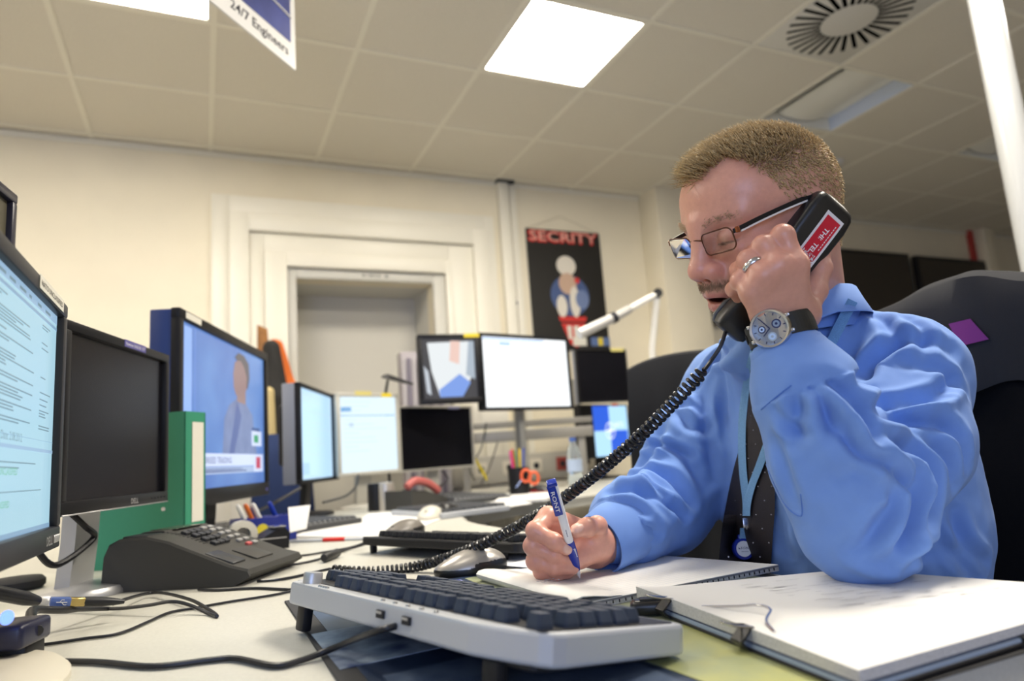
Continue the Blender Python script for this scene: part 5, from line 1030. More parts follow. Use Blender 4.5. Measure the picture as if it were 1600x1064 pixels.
rim = [idx(i, 0) for i in range(nU+1)]+[idx(nU, j) for j in range(1, nV+1)]+[idx(i, nV) for i in range(nU-1, -1, -1)]+[idx(0, j) for j in range(nV-1, 0, -1)]; vs = [grid[k] for k in rim]+[Vector((grid[k].x, grid[k].y, Z+.0115)) for k in rim]; n_ = len(rim); bm.add(vs, [(k, (k+1) % n_, n_+(k+1) % n_, n_+k) for k in range(n_)], mat('paper_stack_edge', (.66, .65, .63), .8, noise=.25, nscale=700)); bm.build('papers', t, True)
b = MB(); rs = random.Random(9)
for k in range(70):
    u_, v_ = .12+.05*(k % 12)+rs.uniform(-.004, .004), .35+rs.random()*.5; p_ = A_.lerp(B_, u_).lerp(D_.lerp(C_, u_), v_); d_ = (D_-A_).normalized(); L_ = rs.uniform(.004, .03); w = (B_-A_).normalized()*.0005; z = Vector((0, 0, 0)); zz = Z+.0195+.0012*math.sin(3*u_+2*v_)+.0006; q_ = Vector((cen.x+(p_.x-cen.x)*.985, cen.y+(p_.y-cen.y)*.985, zz+.0002)); b.quad(q_-w, q_+w, q_+w+d_*L_, q_-w+d_*L_, mat('faint_print', (.42, .41, .40), .7))
b.build('faint_print', t, True)
edge = (B_-A_).normalized(); inw = Vector((-edge.y, edge.x, 0))
if inw.dot(cen-A_) < 0: inw = -inw
for k, (lab) in ((.22, 'left'), (.62, 'right')):
    p_ = A_.lerp(B_, k); M = Matrix(((edge.x, inw.x, 0, p_.x), (edge.y, inw.y, 0, p_.y), (0, 0, 1, Z+.012), (0, 0, 0, 1))); b = MB(); b.T = M
    b.loft([[(x, y, z) for y, z in ((-.010, .001), (.001, .0105), (.004, .0112), (.004, .0098), (.001, .009), (-.008, 0), (.001, -.009), (.004, -.0098), (.004, -.0112), (.001, -.0105), (-.010, -.001))] for x in (-.008, .008)], M_mb, smooth=False); b.build('bulldog_clip', t, True)
    b = MB(); b.T = M; b.tube(smooth_path([(-.006, .004, .0105), (-.005, -.010, .013), (-.0045, -.020, .016), (.0045, -.020, .016), (.005, -.010, .013), (.006, .004, .0105)], 6), .0011, M_steel, 7); b.build('clip_wire', t, True)
b = MB(); w0 = A_.lerp(B_, .30); b.tube(smooth_path([A_.lerp(B_, k)+inw*y+Vector((0, 0, Z+.0215+z)) for k, y, z in ((.36, .012, 0), (.46, .030, .004), (.50, .042, .006), (.56, .042, .006), (.62, .022, .003), (.70, .010, .001))], 6), .0012, M_steel, 7); b.build('wire_bail', t, True)
a = onz(1018, 966, Z); b = MB(); Mz = Matrix.Translation((a.x, a.y, Z+.0115)) @ rmat(0, 0, -.5); b.T = Mz; b.box((0, 0, 0), (.042, .022, .0155), M_mb, .006, 3); b.box((.004, 0, .008), (.030, .012, .003), M_blackp, .001, 1); tag(b.build('stapler'), 'small black plastic desk tool in front of the clipboard\'s left corner', 'desk tool')
a = onz(1597, 1016, Z); b = MB(); b.lathe([(0, 0), (.010, 0), (.010, .004), (.007, .007), (.008, .010), (0, .011)], M_mb, 24, Matrix.Translation((a.x+.006, a.y+.002, Z))); tag(b.build('black_round_object'), 'small black round object at the lower right corner of the desk', 'round object')  # unidentified small black round object, drawn as a plain turned knob
# tape dispenser, roll, card, pen box, far keyboard, red pen
a, c_ = onz(338, 872, Z), onz(452, 856, Z); d_ = c_-a; L_ = d_.length; e_ = d_.normalized(); n_ = Vector((-e_.y, e_.x, 0)); M = Matrix(((e_.x, n_.x, 0, a.x), (e_.y, n_.y, 0, a.y), (0, 0, 1, Z), (0, 0, 0, 1))); t = thing('tape_dispenser', 'black tape dispenser with a roll of white tape behind the telephone', 'tape dispenser', a)
b = MB(); b.T = M; b.loft([[(x, y, z) for x, z in ((0, 0), (L_, 0), (L_+.002, .036), (L_-.01, .050), (L_-.03, .046), (L_*.62, .030), (.02, .046), (.004, .038))] for y in (0, .004, .066, .070)], M_blackp, smooth=False); b.tube([(.005, -.0006, .030), (L_-.006, -.0006, .026)], .0011, M_logo, 6); b.build('body', t, True)
b = MB(); b.T = M; b.lathe([(.018, -.0095), (.034, -.0095), (.034, .0095), (.018, .0095), (.018, -.0095)], mat('tape_cream', (.66, .63, .55), .4), 36, Matrix.Translation((L_*.40, .035, .040)) @ rmat(PI/2, 0, 0)); b.build('tape_roll', t, True)
b = MB(); b.T = M; b.box((L_-.018, .035, .051), (.03, .05, .003), mat('window_plastic', (.30, .30, .30), .15), .001, 1); b.box((L_-.022, .03, .0535), (.012, .02, .002), M_pb); b.build('cutter', t, True)
q = [at(450, 793, 1.78), at(485, 789, 1.80), at(479, 826, 1.74), at(453, 832, 1.72)]; b = MB(); nn = (q[1]-q[0]).cross(q[3]-q[0]).normalized()*.0008; b.loft([[p+nn for p in q], [p-nn for p in q]], M_pap, smooth=False); o = b.build('card')
tag(o, 'white card leaning upright behind the tape dispenser', 'card')
t = thing('pen_box', 'blue box with a yellow dot holding pens under the television', 'pen box', onz(412, 822, Z)); pb_ = at(412, 824, 1.82); pb_.z = Z; Mb = Matrix.Translation(pb_) @ rmat(0, 0, .35); M_bx = mat('box_blue', (.012, .025, .22), .35); b = MB(); b.T = Mb
for sx, sy, wx, wy in ((0, -.035, .15, .004), (0, .035, .15, .004), (-.073, 0, .004, .07), (.073, 0, .004, .07), (0, 0, .004, .07)): b.box((sx, sy, .034), (wx, wy, .066), M_bx, .001, 1)
b.box((0, 0, .003), (.15, .07, .005), M_bx); b.lathe([(0, 0), (.017, 0), (.017, .001), (0, .001)], mat('dot_yellow', (.62, .52, .03), .4), 24, Matrix.Translation((-.02, -.0372, .034)) @ rmat(PI/2, 0, 0)); b.build('box', t, True)
for k, (dx, m) in enumerate(((-.055, M_white), (-.035, mat('pen_orange', (.62, .14, .02), .4)), (-.015, M_white), (.03, M_pb))):
    b = MB(); b.T = Mb; b.tube([(dx+.035, .01, .006), (dx-.012, .0, .098), (dx-.015, 0, .104)], [.006, .0062, .004], m, 10); tag(b.build('pen'), ('white pen leftmost in the blue pen box', 'orange pen in the blue pen box', 'white pen right of the orange one in the blue box', 'blue pen standing in the right half of the blue box')[k], 'pen', 'pens in the blue box')
def far_keyboard(label, px, z0, m, mk, name='keyboard'):
    q = [onz(x, y, Z) for x, y in px]; o, ex, ey = q[0], (q[1]-q[0]), (q[3]-q[0]); L_ = ex.length; ex.normalize(); ey2 = (ey-ex*ey.dot(ex)); Wd = ey2.length; ey2.normalize(); M = Matrix(((ex.x, ey2.x, 0, o.x), (ex.y, ey2.y, 0, o.y), (0, 0, 1, Z+z0), (0, 0, 0, 1)))
    t = thing(name, label, 'keyboard', o); b = MB(); b.prism(rrect(L_, Wd, .01, 4, L_/2, Wd/2), 0, .018, m, .003, M); b.build('body', t, True); nr = 6; nc = int(L_/.0195)-1
    b = MB()
    for r in range(nr):
        for k in range(nc): b.box(M @ Vector((.012+(k+.5)*(L_-.024)/nc, .012+(r+.5)*(Wd-.024)/nr, .022)), ((L_-.024)/nc-.003, (Wd-.024)/nr-.003, .009), mk, 0, 1, M.to_3x3().to_4x4(), .8)
    o = b.build('key_field', t, True); o['kind'] = 'stuff'; return t
far_keyboard('dark keyboard beyond the tape dispenser, behind the white card', [(400, 846), (568, 818), (548, 800), (384, 822)], .001, mat('keyboard_charcoal', (.045, .047, .05), .5), mat('keycap_charcoal', (.06, .063, .07), .5))
t = thing('pen', 'clear pen with a bright red cap lying by the black keyboard', 'pen', onz(510, 848, Z)); a, c_ = onz(448, 846, Z+.0045), onz(574, 841, Z+.0045)
MB().tube([a, a.lerp(c_, .03), a.lerp(c_, .97), c_], [.0015, .0036, .0036, .002], mat('pen_clear', (.60, .62, .66), .2), 10).build('pen_barrel', t, True); MB().tube([a.lerp(c_, .46), a.lerp(c_, .50), a.lerp(c_, .72), a.lerp(c_, .73)], [.004, .0055, .0055, .004], mat('cap_red', (.66, .02, .015), .35), 12).build('pen_cap', t, True)
# ------------------------------------------------------------------ far desk
M_tagy = mat('tag_yellow', (.72, .56, .03), .5); M_cream = mat('cream_plastic', (.58, .54, .45), .5)
def page(a, c2, head):
    def f(s):
        bg = glow('page_'+a[0], a[1], a[2]); hb = glow('pagebar', (.20, .42, .72), .95); gy = glow('pagegrey', (.52, .66, .80), .95)
        s.fr(0, 0, 1, 1, bg); rg = random.Random(len(a[0]))
        if head: s.fr(.02, .80, .2, .86, hb, 2); s.fr(.02, .742, .98, .757, hb, 2); s.fr(.16, .60, .23, .65, gy, 2)
        for k in range(12): v = .93-.06*k; s.fr(.08, v, .08+rg.uniform(.2, .8), v+.006, gy, 3)
        if c2: s.fr(.03, .05, .22, .18, glow('page_blue', (.36, .58, .92), .95), 2)
    return f
t, W, z0, H = monitor('computer_monitor', 'upright monitor with pale side casing and light blue page, beside the hanging coats', 'monitor', 469, (598, 758), 528, (617, 746), .37, .016, M_bez, page(('lightblue', (.48, .72, .95), .95), True, False), .07, 'neck', side=mat('casing_bluegrey', (.22, .24, .30), .45)); sticker(t, W/2-.03, z0+H-.006, .05, .022, M_tagy)
t, W, z0, H = monitor('computer_monitor', 'pale-framed monitor with a white page, left of the blank far monitor', 'monitor', 527, (613, 745), 625, (615, 737), .36, .017, M_bezl, page(('palewhite', (.74, .90, 1.0), .97), False, True), .05, 'neck', back=M_bezg); sticker(t, -.03, z0+H-.001, .085, .020, mat('tag_pale_yellow', (.66, .58, .20), .5)); sticker(t, .095, z0+H-.008, .055, .020, M_tagy)
t, W, z0, H = monitor('computer_monitor', 'blank black monitor with thin pale frame under the camera-view screen', 'monitor', 624, (632, 736), 740, (636, 730), .31, .010, M_bezl, None, .05, 'neck', back=M_bezl); sticker(t, .11, z0+H-.010, .075, .012, mat('label_lilac', (.30, .30, .48), .5)); MB().box((0, -.0035, z0+.006), (.03, .002, .010), M_bezl, .001, 1).build('badge', t)
def cctv(s):
    s.fr(0, 0, 1, 1, glow('cam_dark', (.06, .06, .07), .8)); s.poly([(.10, .93), (.95, .95), (.93, .40), (.72, .02), (.30, .02), (.16, .45)], glow('cam_wall', (.74, .78, .80), .95), 2)
    s.poly([(.30, .02), (.72, .02), (.88, .25), (.68, .40), (.28, .14)], glow('cam_floor', (.20, .34, .78), .9), 3); s.poly([(.50, .62), (.68, .56), (.72, .95), (.54, .96)], glow('cam_pink', (.78, .55, .48), .95), 3)
    s.poly([(.80, .38), (.88, .95), (.98, .95), (.97, .30)], glow('cam_grey', (.40, .47, .55), .9), 3); s.poly([(.02, .55), (.06, .10), (.14, .06), (.10, .45)], glow('cam_pale', (.55, .60, .66), .9), 3)
t, W, z0, H = monitor('computer_monitor', 'black monitor on an arm showing a camera view of a blue floor', 'monitor', 654, (518, 629), 751, (524, 632), .33, .020, M_bez, cctv, .05, 'arm', bot=.026); sticker(t, W/2-.035, z0+H-.008, .075, .018, M_tagy)
def white(s): s.fr(0, 0, 1, 1, glow('blank_white', (.95, .98, 1), 1.15)); s.fr(.01, .955, .72, .99, glow('blank_bar', (.55, .70, .98), 1), 2); s.fr(.19, .885, .32, .935, glow('blank_logo', (.42, .62, .80), 1), 2)
t, W, z0, H = monitor('computer_monitor', 'bright white monitor on a grey pole below the poster', 'monitor', 752, (517, 641), 892, (528, 640), .38, .017, M_bez, white, .05, 'pole')
t, W, z0, H = monitor('computer_monitor', 'blank black monitor above the emblem screen', 'monitor', 902, (543, 628), 982, (547, 629), .31, .008, M_bez, None, .05, 'rear', back=mat('casing_bluegrey', (0, 0, 0))); sticker(t, .11, z0+H-.004, .09, .018, mat('tag_pale_yellow', (0, 0, 0)))
def emblem(s):
    lb = glow('emb_light', (.45, .74, 1), 1.0); bl = glow('emb_blue', (.03, .12, .70), 1.0); wh = glow('emb_white', (.9, .95, 1), 1.1); s.fr(0, 0, 1, 1, glow('emb_black', (.01, .01, .012), .2)); s.fr(.26, 0, 1, 1, lb, 2); s.fr(.26, .5, .60, 1, bl, 3); s.fr(.60, .0, .98, .5, bl, 3)
    cx, cy, k = .60, .5, s.h/s.w
    for i in range(40):
        a0, a1 = 2*PI*i/40, 2*PI*(i+1)/40; s.poly([(cx+r*math.cos(a)*k*.9, cy+r*math.sin(a)) for r, a in ((.15, a0), (.17, a0), (.17, a1), (.15, a1))], wh, 4)
    for i in range(4):
        a = PI/2*i; s.poly([(cx+r*math.cos(b)*k*.9, cy+r*math.sin(b)) for r, b in ((.20, a), (.035, a+PI/4), (0, a), (.035, a-PI/4))], wh, 5)
    s.text('NATO', .70, .56, .05, lb if False else wh, 5, .09)
t, W, z0, H = monitor('computer_monitor', 'screen with a blue and white compass emblem beside the water bottle', 'monitor', 908, (631, 716), 984, (633, 712), .32, .008, M_bez, emblem, .05, 'neck'); sticker(t, .10, z0+H-.002, .06, .018, mat('tag_red', (.6, .05, .03), .5))
# desk rail carrying nothing but cables, behind the poles
ra, rb = at(722, 674, 3.86), at(912, 669, 3.95); mid = (ra+rb)/2; rz = math.atan2(rb.y-ra.y, rb.x-ra.x); L_ = (rb-ra).length+.1; M_rail = mat('rail_grey', (.30, .29, .27), .45, metal=.4); t = thing('desk_rail', 'grey double metal rail across the far desk behind the white screen', 'desk rail', (mid.x, mid.y, DESK), rz); zr = mid.z-DESK
for z, h in ((zr+.035, .035), (zr-.030, .060)): MB().box((0, 0, z), (L_, .03, h), M_rail, .004, 2).build('bar', t)
for x in (-L_*.42, L_*.42): MB().box((x, .02, zr/2), (.04, .03, zr), M_rail, .004, 2).build('post', t)
ta, tb2 = ony(735, 716, 3.99), ony(905, 712, 3.99); t = thing('cable_trunking', 'grey cable trunking with sockets along the wall behind the far desk', 'cable trunking', ((ta.x+tb2.x)/2, 4.04, DESK)); W_ = tb2.x-ta.x+.3
MB().box((0, 0, .10), (W_, .07, .17), mat('trunking_grey', (.40, .38, .33), .5), .005, 2).build('housing', t)
for k in range(5):
    b = MB(); b.box((-W_/2+.22+k*W_/5.6, -.0365, .105), (.085, .006, .085), M_cream if k != 3 else mat('socket_red', (.28, .05, .04), .4), .002, 2); b.lathe([(0, 0), (.02, 0), (.02, .001), (0, .001)], M_bezg, 20, Matrix.Translation((-W_/2+.22+k*W_/5.6, -.040, .105)) @ rmat(PI/2, 0, 0)); b.build('socket', t)
# slatted tambour cupboard by the doorway
ca, cb = at(629, 600, 4.0), at(700, 600, 4.08); ex = cb-ca; ex.z = 0; W_ = ex.length; rz = math.atan2(ex.y, ex.x); zt = at(640, 546, 4.0).z; t = thing('tambour_cupboard', 'tall cupboard with grey and mauve vertical slats beside the doorway', 'cupboard', (ca.x, ca.y, 0), rz); b = MB(); b.box((W_/2, .10, zt/2), (W_, .14, zt), mat('cupboard_pale', (.40, .37, .40), .5), .004); b.build('carcass', t); b = MB()
for k in range(9): b.box((W_*(k+.5)/9, .026, zt/2-.01), (W_/9-.008, .016, zt-.06), mat('slat_mauve', (.20, .18, .23), .5) if k % 2 else mat('slat_grey', (.44, .42, .44), .5), .003, 1)
b.build('slatted_door', t)
# small black desk lamp behind the pale monitor
q = at(604, 640, 3.2); t = thing('desk_lamp', 'small black desk lamp peeking over the pale-framed monitor', 'desk lamp', (q.x, q.y, DESK)); e = at(606, 594, 3.2)
MB().tube([(q.x, q.y, DESK+.01), (q.x, q.y, at(604, 612, 3.2).z), e], .006, M_blackp, 8).build('stem', t, True); MB().lathe([(0, 0), (.06, 0), (.055, .012), (0, .014)], M_blackp, 24, Matrix.Translation((q.x, q.y, DESK))).build('base', t, True)
a, c_ = at(597, 590, 3.2), at(645, 602, 3.2); d_ = (c_-a).normalized(); b = MB(); M = frame(d_, Vector((0, 0, 1)), a); Lh = (c_-a).length; b.loft([[M @ Vector((x, y, z)) for y, z in ((-w, 0), (w, 0), (w*.7, h), (-w*.7, h))] for x, w, h in ((-.002, .012, .006), (.02, .030, .022), (.06, .030, .018), (Lh, .022, .010))], M_blackp); b.build('lamp_head', t, True)
# white jointed lamp arm
q = at(1018, 620, 3.5); t = thing('desk_lamp', 'white jointed arm lamp reaching left over the blank far monitor', 'desk lamp', (q.x, q.y, DESK)); M_lw = mat('lamp_white', (.80, .78, .72), .35); j = at(1027, 459, 3.5); k1, k2, k3 = at(985, 482, 3.42), at(962, 495, 3.38), at(905, 522, 3.30); lo = at(1019, 545, 3.5)
MB().tube([(q.x, q.y, DESK), lo, j], .017, M_lw, 12).build('lower_arm', t, True); MB().tube([j, k1], .017, M_lw, 12).build('upper_arm', t, True); b = MB(); b.tube([k1, k1.lerp(k2, .1), k2, k3], [.018, .022, .024, .026], mat('lamp_grey', (.55, .54, .52), .35, metal=.3), 14); b.build('lamp_head', t, True); b = MB(); b.tube([k2, k2.lerp(k3, .12)], .028, M_bezg, 14); b.build('collar_ring', t, True); b = MB(); b.lathe([(.0, -.022), (.024, -.022), (.024, .022), (0, .022)], M_blackp, 18, Matrix.Translation(j) @ rmat(PI/2, 0, -.4)); b.build('joint', t, True); MB().lathe([(0, 0), (.10, 0), (.095, .02), (0, .025)], M_lw, 28, Matrix.Translation((q.x, q.y, DESK))).build('base', t, True)
# poster
pa, pb2 = ony(819.5, 357, YB), ony(934, 365, YB); zb = ony(833, 548, YB).z; PW, PH = pb2.x-pa.x, pa.z-zb; t = thing('poster', 'black hanging wall poster headed SECRITY in red letters', 'poster', (pa.x, YB-.012, zb)); Mp = mat('poster_black', (.014, .013, .012), .4, noise=.2, nscale=4)
b = MB(); b.box((PW/2, 0, PH/2), (PW, .006, PH), Mp); TT = lambda u, v, e=.0035: Matrix.Translation((u*PW, -e, v*PH)) @ rmat(PI/2, 0, 0); Mred = mat('poster_red', (.60, .035, .03), .5); Mwh = mat('poster_white', (.72, .68, .60), .5)
b.text('SECRITY', .115, TT(.02, .895), Mred, 'LEFT', PW*.96, .045); b.text('SECRITY', .10, TT(.05, .905, .0042), mat('poster_pink', (.80, .45, .38), .5), 'LEFT', PW*.90, 0)
def shp(pts, m, e): b.add([(u*PW, -e, v*PH) for u, v in pts], [tuple(range(len(pts)))], m)
def ov(u, v, a, c, m, e): shp([(u+a*math.cos(2*PI*k/24), v+c*math.sin(2*PI*k/24)) for k in range(24)], m, e)
Mbl = mat('poster_blue', (.06, .10, .24), .5)
ov(.52, .45, .26, .17, Mbl, .0036); ov(.50, .70, .13, .085, Mwh, .0037); ov(.50, .55, .12, .09, mat('poster_tan', (.55, .38, .28), .5), .0038); ov(.58, .40, .07, .13, Mwh, .0040); ov(.40, .36, .07, .09, Mwh, .0041); ov(.63, .58, .035, .025, Mred, .0042); ov(.68, .42, .09, .08, mat('poster_blue_pale', (.16, .22, .40), .5), .0042)
shp([(.34, .275), (.72, .275), (.70, .235), (.36, .235)], Mred, .0036); shp([(.37, .22), (.69, .22), (.63, .05), (.55, .02), (.47, .05)], Mred, .0036); shp([(.44, .20), (.50, .20), (.50, .09), (.45, .09)], Mwh, .0040); shp([(.53, .20), (.60, .20), (.59, .09), (.53, .09)], Mwh, .0040)
b.build('print', t); b = MB(); b.tube([(.01, 0, PH), (PW*.48, .004, PH+.11), (PW-.01, 0, PH)], .0015, mat('string_tan', (.45, .40, .30), .7), 5); b.build('hanging_string', t)
b = MB(); u0, u1 = ony(893, 528, YB), ony(915, 541, YB); b.box(((u0.x+u1.x)/2, YB-.019, (u0.z+u1.z)/2), (u1.x-u0.x, .003, abs(u0.z-u1.z)), M_lab); tag(b.build('label_card'), 'small pale card fixed to the poster\'s lower edge', 'card')
b = MB(); u0, u1 = ony(921, 528, YB), ony(951, 541, YB); cx, cz, w_ = (u0.x+u1.x)/2, (u0.z+u1.z)/2, u1.x-u0.x; b.box((cx, YB-.019, cz), (w_, .003, .062), mat('strip_blue', (.10, .16, .34), .5)); b.box((cx, YB-.021, cz), (w_*.24, .002, .056), M_tagy); tag(b.build('emblem_strip'), 'blue strip with a yellow badge right of the small card under the poster', 'badge strip')
q = ony(800, 475, YB); t = thing('thermostat', 'small round white wall thermostat left of the poster', 'thermostat', (q.x, YB, q.z)); b = MB(); Mt = Matrix.Translation((q.x, YB, q.z)) @ rmat(PI/2, 0, 0); b.lathe([(0, 0), (.040, 0), (.040, .02), (.034, .028), (0, .028)], M_white, 28, Mt); b.build('housing', t, True); b = MB(); b.lathe([(.022, .0285), (.030, .0285), (.030, .030), (.022, .030), (.022, .0285)], M_bezg, 24, Mt); b.build('dial_ring', t, True)
# screens on the wall behind the man
zA = ony(1360, 392, YB-.09).z; zC = ony(1480, 403, YB-.09).z; zB = ony(1110, 505, YB-.09).z
for xa, xb, za, zb2, lab in ((3.43, 4.62, zB, zA, 'dark wall screen just left of the man\'s face'), (4.70, 5.90, zB, zA, 'dark wall screen right of the man\'s collar'), (5.99, 7.10, zB, zC, 'dark wall screen at far right above the chair back')):
    t = thing('wall_screen', lab, 'wall screen', ((xa+xb)/2, YB, za), 0, 'screens on the back wall'); w_, h_ = xb-xa, zb2-za; b = MB(); b.box((0, -.07, h_/2), (w_, .05, h_), M_bez, .006, 2); b.build('casing', t); b = MB(); b.box((0, -.0965, h_/2+.01), (w_-.06, .003, h_-.08), mat('wall_screen_off', (.035, .030, .026), .25)); b.build('screen', t); MB().box((0, -.02, h_/2), (.3, .05, .3), M_bezg).build('wall_bracket', t)
# coats on a stand
q = at(425, 640, 3.65); t = thing('coat_stand', 'brown wooden coat stand behind the television', 'coat stand', (q.x, q.y, 0)); tp = at(408, 508, 3.65)
b = MB(); w_ = at(421, 545, 3.35)-at(402, 545, 3.35); M = Matrix.Translation((tp.x+.01, tp.y, 0)); b.T = M; b.prism([(-.035, 0), (.035, 0), (.030, tp.z*.9), (.020, tp.z-.02), (-.030, tp.z)], -.012, .012, mat('wood_brown', (.36, .16, .04), .45, noise=.4, nscale=25), .003, rmat(PI/2, 0, 0)); b.build('post', t, True)
MB().lathe([(0, 0), (.20, 0), (.19, .025), (0, .04)], mat('wood_brown', (.36, .16, .04)), 28, Matrix.Translation((tp.x+.01, tp.y, 0))).build('base', t, True)
def cloth(name, label, cat, ops, m, h=.006, wob=.006):
    s_ = SDF()
    for o in ops: s_.rc(*[np.array(v) if not np.isscalar(v) else v for v in o])
    v, f = s_.mesh(h); r_ = np.random.default_rng(1); k = np.array([38, 30, 9]); v = v+np.stack([np.sin(v @ k)+.6*np.sin(v @ (k*1.9)+1), np.cos(v @ k*.9)+.5*np.sin(v @ (k*2.1)), 0*v[:, 0]], 1)*wob*.6
    o = np_mesh(name, v, f, [m], None); return tag(o, label, cat)
cloth('jacket', 'black jacket hanging on the wooden coat stand', 'jacket', [(at(424, 545, 3.50), at(431, 620, 3.48), .045, .065, .03), (at(431, 620, 3.48), at(440, 735, 3.48), .065, .075, .03)], mat('jacket_black', (.022, .021, .020), .85))
cloth('safety_vest', 'bright orange garment hung beside the black jacket', 'garment', [(at(430, 540, 3.56), at(447, 610, 3.56), .035, .05, .03), (at(447, 610, 3.56), at(447, 690, 3.56), .05, .05, .03)], mat('vest_orange', (.66, .15, .025), .8))
cloth('raincoat', 'pale beige coat hanging lowest by the television', 'coat', [(at(421, 612, 3.40), at(424, 700, 3.40), .024, .030, .02), (at(424, 700, 3.40), at(421, 800, 3.40), .030, .036, .02)], mat('coat_beige', (.62, .50, .25), .8), .005, .004)
# chairs
def chair(label, x, y, rz, W_, zb, zt, m, mseat=None, deep=.09):
    """back along x, the sitter faces -y"""
    t = thing('office_chair', label, 'office chair', (x, y, 0), rz); b = MB(); rg = []
    for k in range(9):
        u = k/8; z = zb+(zt-zb)*u; w = W_*(.80+.20*math.sin(PI*min(1, .25+u*.9)))*(1 if u < .9 else .93); bow = .03*math.sin(PI*u); d = deep*(.55 if k in (0, 8) else 1)
        rg.append([(px, py-bow+.045*(px/(W_/2))**2*-1, z) for px, py in rrect(w, d, d*.45, 5)])
    b.loft(rg, m); b.build('backrest', t); b = MB(); b.prism(rrect(.48, .46, .10, 6, 0, -.26), .43, .51, mseat or m, .02); b.build('seat', t); MB().cyl((0, -.24, .10), (0, -.24, .43), .03, M_blackp).build('gas_column', t); MB().box((0, .01, .50), (.08, .03, .25), M_blackp, .01, 2).build('back_bar', t)
    for k in range(5):
        a = 2*PI*k/5; b = MB(); b.tube([(0, -.24, .10), (.28*math.cos(a), -.24+.28*math.sin(a), .075)], [.028, .016], M_blackp, 8); b.build('base_leg', t); b = MB(); b.lathe([(.0, -.012), (.027, -.012), (.027, .012), (0, .012)], M_blackp, 14, Matrix.Translation((.28*math.cos(a), -.24+.28*math.sin(a), .0275)) @ rmat(PI/2, 0, a)); b.build('castor', t)
    for s_ in (1, -1): b = MB(); b.tube([(s_*.26, -.12, .47), (s_*.29, -.16, .62)], .015, M_blackp, 8); b.box((s_*.29, -.22, .635), (.06, .24, .03), M_blackp, .012, 2); b.build('armrest', t)
    return t
M_chair = mat('chair_fabric_black', (.006, .006, .007), .95, spec=.1, bump=.3, bscale=500); ca = math.atan2(TM[1, 0], TM[0, 0])+PI/2; cp = GN(.785, 1.24, 0)
chair('big black office chair the man sits in', cp[0], cp[1], ca, .56, .50, CAMZ+.190, M_chair)
CM = Matrix.Translation((cp[0], cp[1], 0)) @ Matrix.Rotation(ca, 4, 'Z'); zt = CAMZ+.190; b = MB(); rg = []
for i in range(49):
    x = -.31+.62*i/48; hump = .014*math.sin(x*17+.8)+.022*math.exp(-((x-.12)/.09)**2)-.035*(abs(x)/.31)**3; dr = .13+.04*math.sin(x*11)+.03*math.sin(x*23+1); ring = []
    for y, z in ((-.078, -dr), (-.082, -dr*.5), (-.082, -.02), (-.062, .022), (-.02, .036), (.025, .034), (.06, .012), (.070, -.04), (.072, -.22), (.058, -.22), (.050, -.03), (.03, .008), (-.02, .012), (-.05, -.004), (-.062, -.03), (-.062, -dr)):
        q_ = np.array([[x, y, z]]); ring.append(CM @ Vector((x+.005*math.sin(z*40+x*30), y-.03+.012*math.sin(x*21+z*14)+.016*wav(q_, 45, 11)[0], zt+z+hump+.012*wav(q_, 38, 12)[0])))
    rg.append(ring)
t = thing('jacket', 'dark grey jacket with a purple label draped over the man\'s chair', 'jacket', tuple(CM @ Vector((0, 0, zt-.2)))); bj = b.loft(rg, mat('jacket_slate', (.026, .027, .031), .95, spec=.1, bump=.15, bscale=700)); bj.build('cloth', t, True)
jb = bvh_of([np.array(v) for v in bj.v], bj.f); b = MB(); drape([((x0, y0), (x1, y1)) for x0, y0, x1, y1 in ((1482, 506, 1516, 498), (1488, 522, 1528, 513), (1500, 541, 1545, 530))], mat('label_purple_bright', (.16, .012, .17), .6), .004, .001, 5, jb, b); b.build('purple_label', t, True)
q = at(1135, 640, 1.95); cz = at(1070, 545, 1.95).z; r2 = math.atan2(rt0.y, rt0.x)-.25
chair('dark office chair behind the man\'s writing arm, hung with a jacket', q.x, q.y, r2+PI, .46, .55, cz-.03, mat('chair_grey', (.03, .03, .032), .9))
CM2 = Matrix.Translation((q.x, q.y, 0)) @ Matrix.Rotation(r2, 4, 'Z'); b = MB(); rg = []
for i in range(47):
    x = -.265+.53*i/46; ed = (abs(x)/.265); drop = cz-.55-.05*math.cos(x*9); top = -.004-.035*ed**4; f = .014*math.sin(x*30+2)+.009*math.sin(x*67+1); ring = []
    for y, z in ((-.085, -drop), (-.085, -drop*.75), (-.08, -drop*.5), (-.074, -drop*.25), (-.066, -.05), (-.045, -.008), (0, .004), (.045, -.008), (.064, -.05), (.066, -.30), (.054, -.30), (.05, -.05), (.03, -.016), (0, -.010), (-.03, -.016), (-.052, -.05), (-.066, -drop*.5), (-.07, -drop)):
        fl = min(1, max(0, -z)/.3); f2 = .022*wav(np.array([[x, y*.5, z*.45]]), 42, 21)[0]*(.3+fl); y += f2; ring.append(CM2 @ Vector((x*(1+.16*max(0, -z-.05)), y-f*fl*(1 if y < 0 else -1), cz+top+z)))
    rg.append(ring)
tag(b.loft(rg, mat('jacket_charcoal', (.020, .021, .024), .95, spec=.1, bump=.15, bscale=600)).build('jacket'), 'charcoal jacket draped over the chair behind the writing arm', 'jacket')
q = at(452, 730, 3.22); chair('navy blue chair between the coats and the upright monitor', q.x, q.y+.05, -.5, .30, .52, at(450, 676, 3.22).z, mat('chair_navy', (.012, .03, .11), .8))
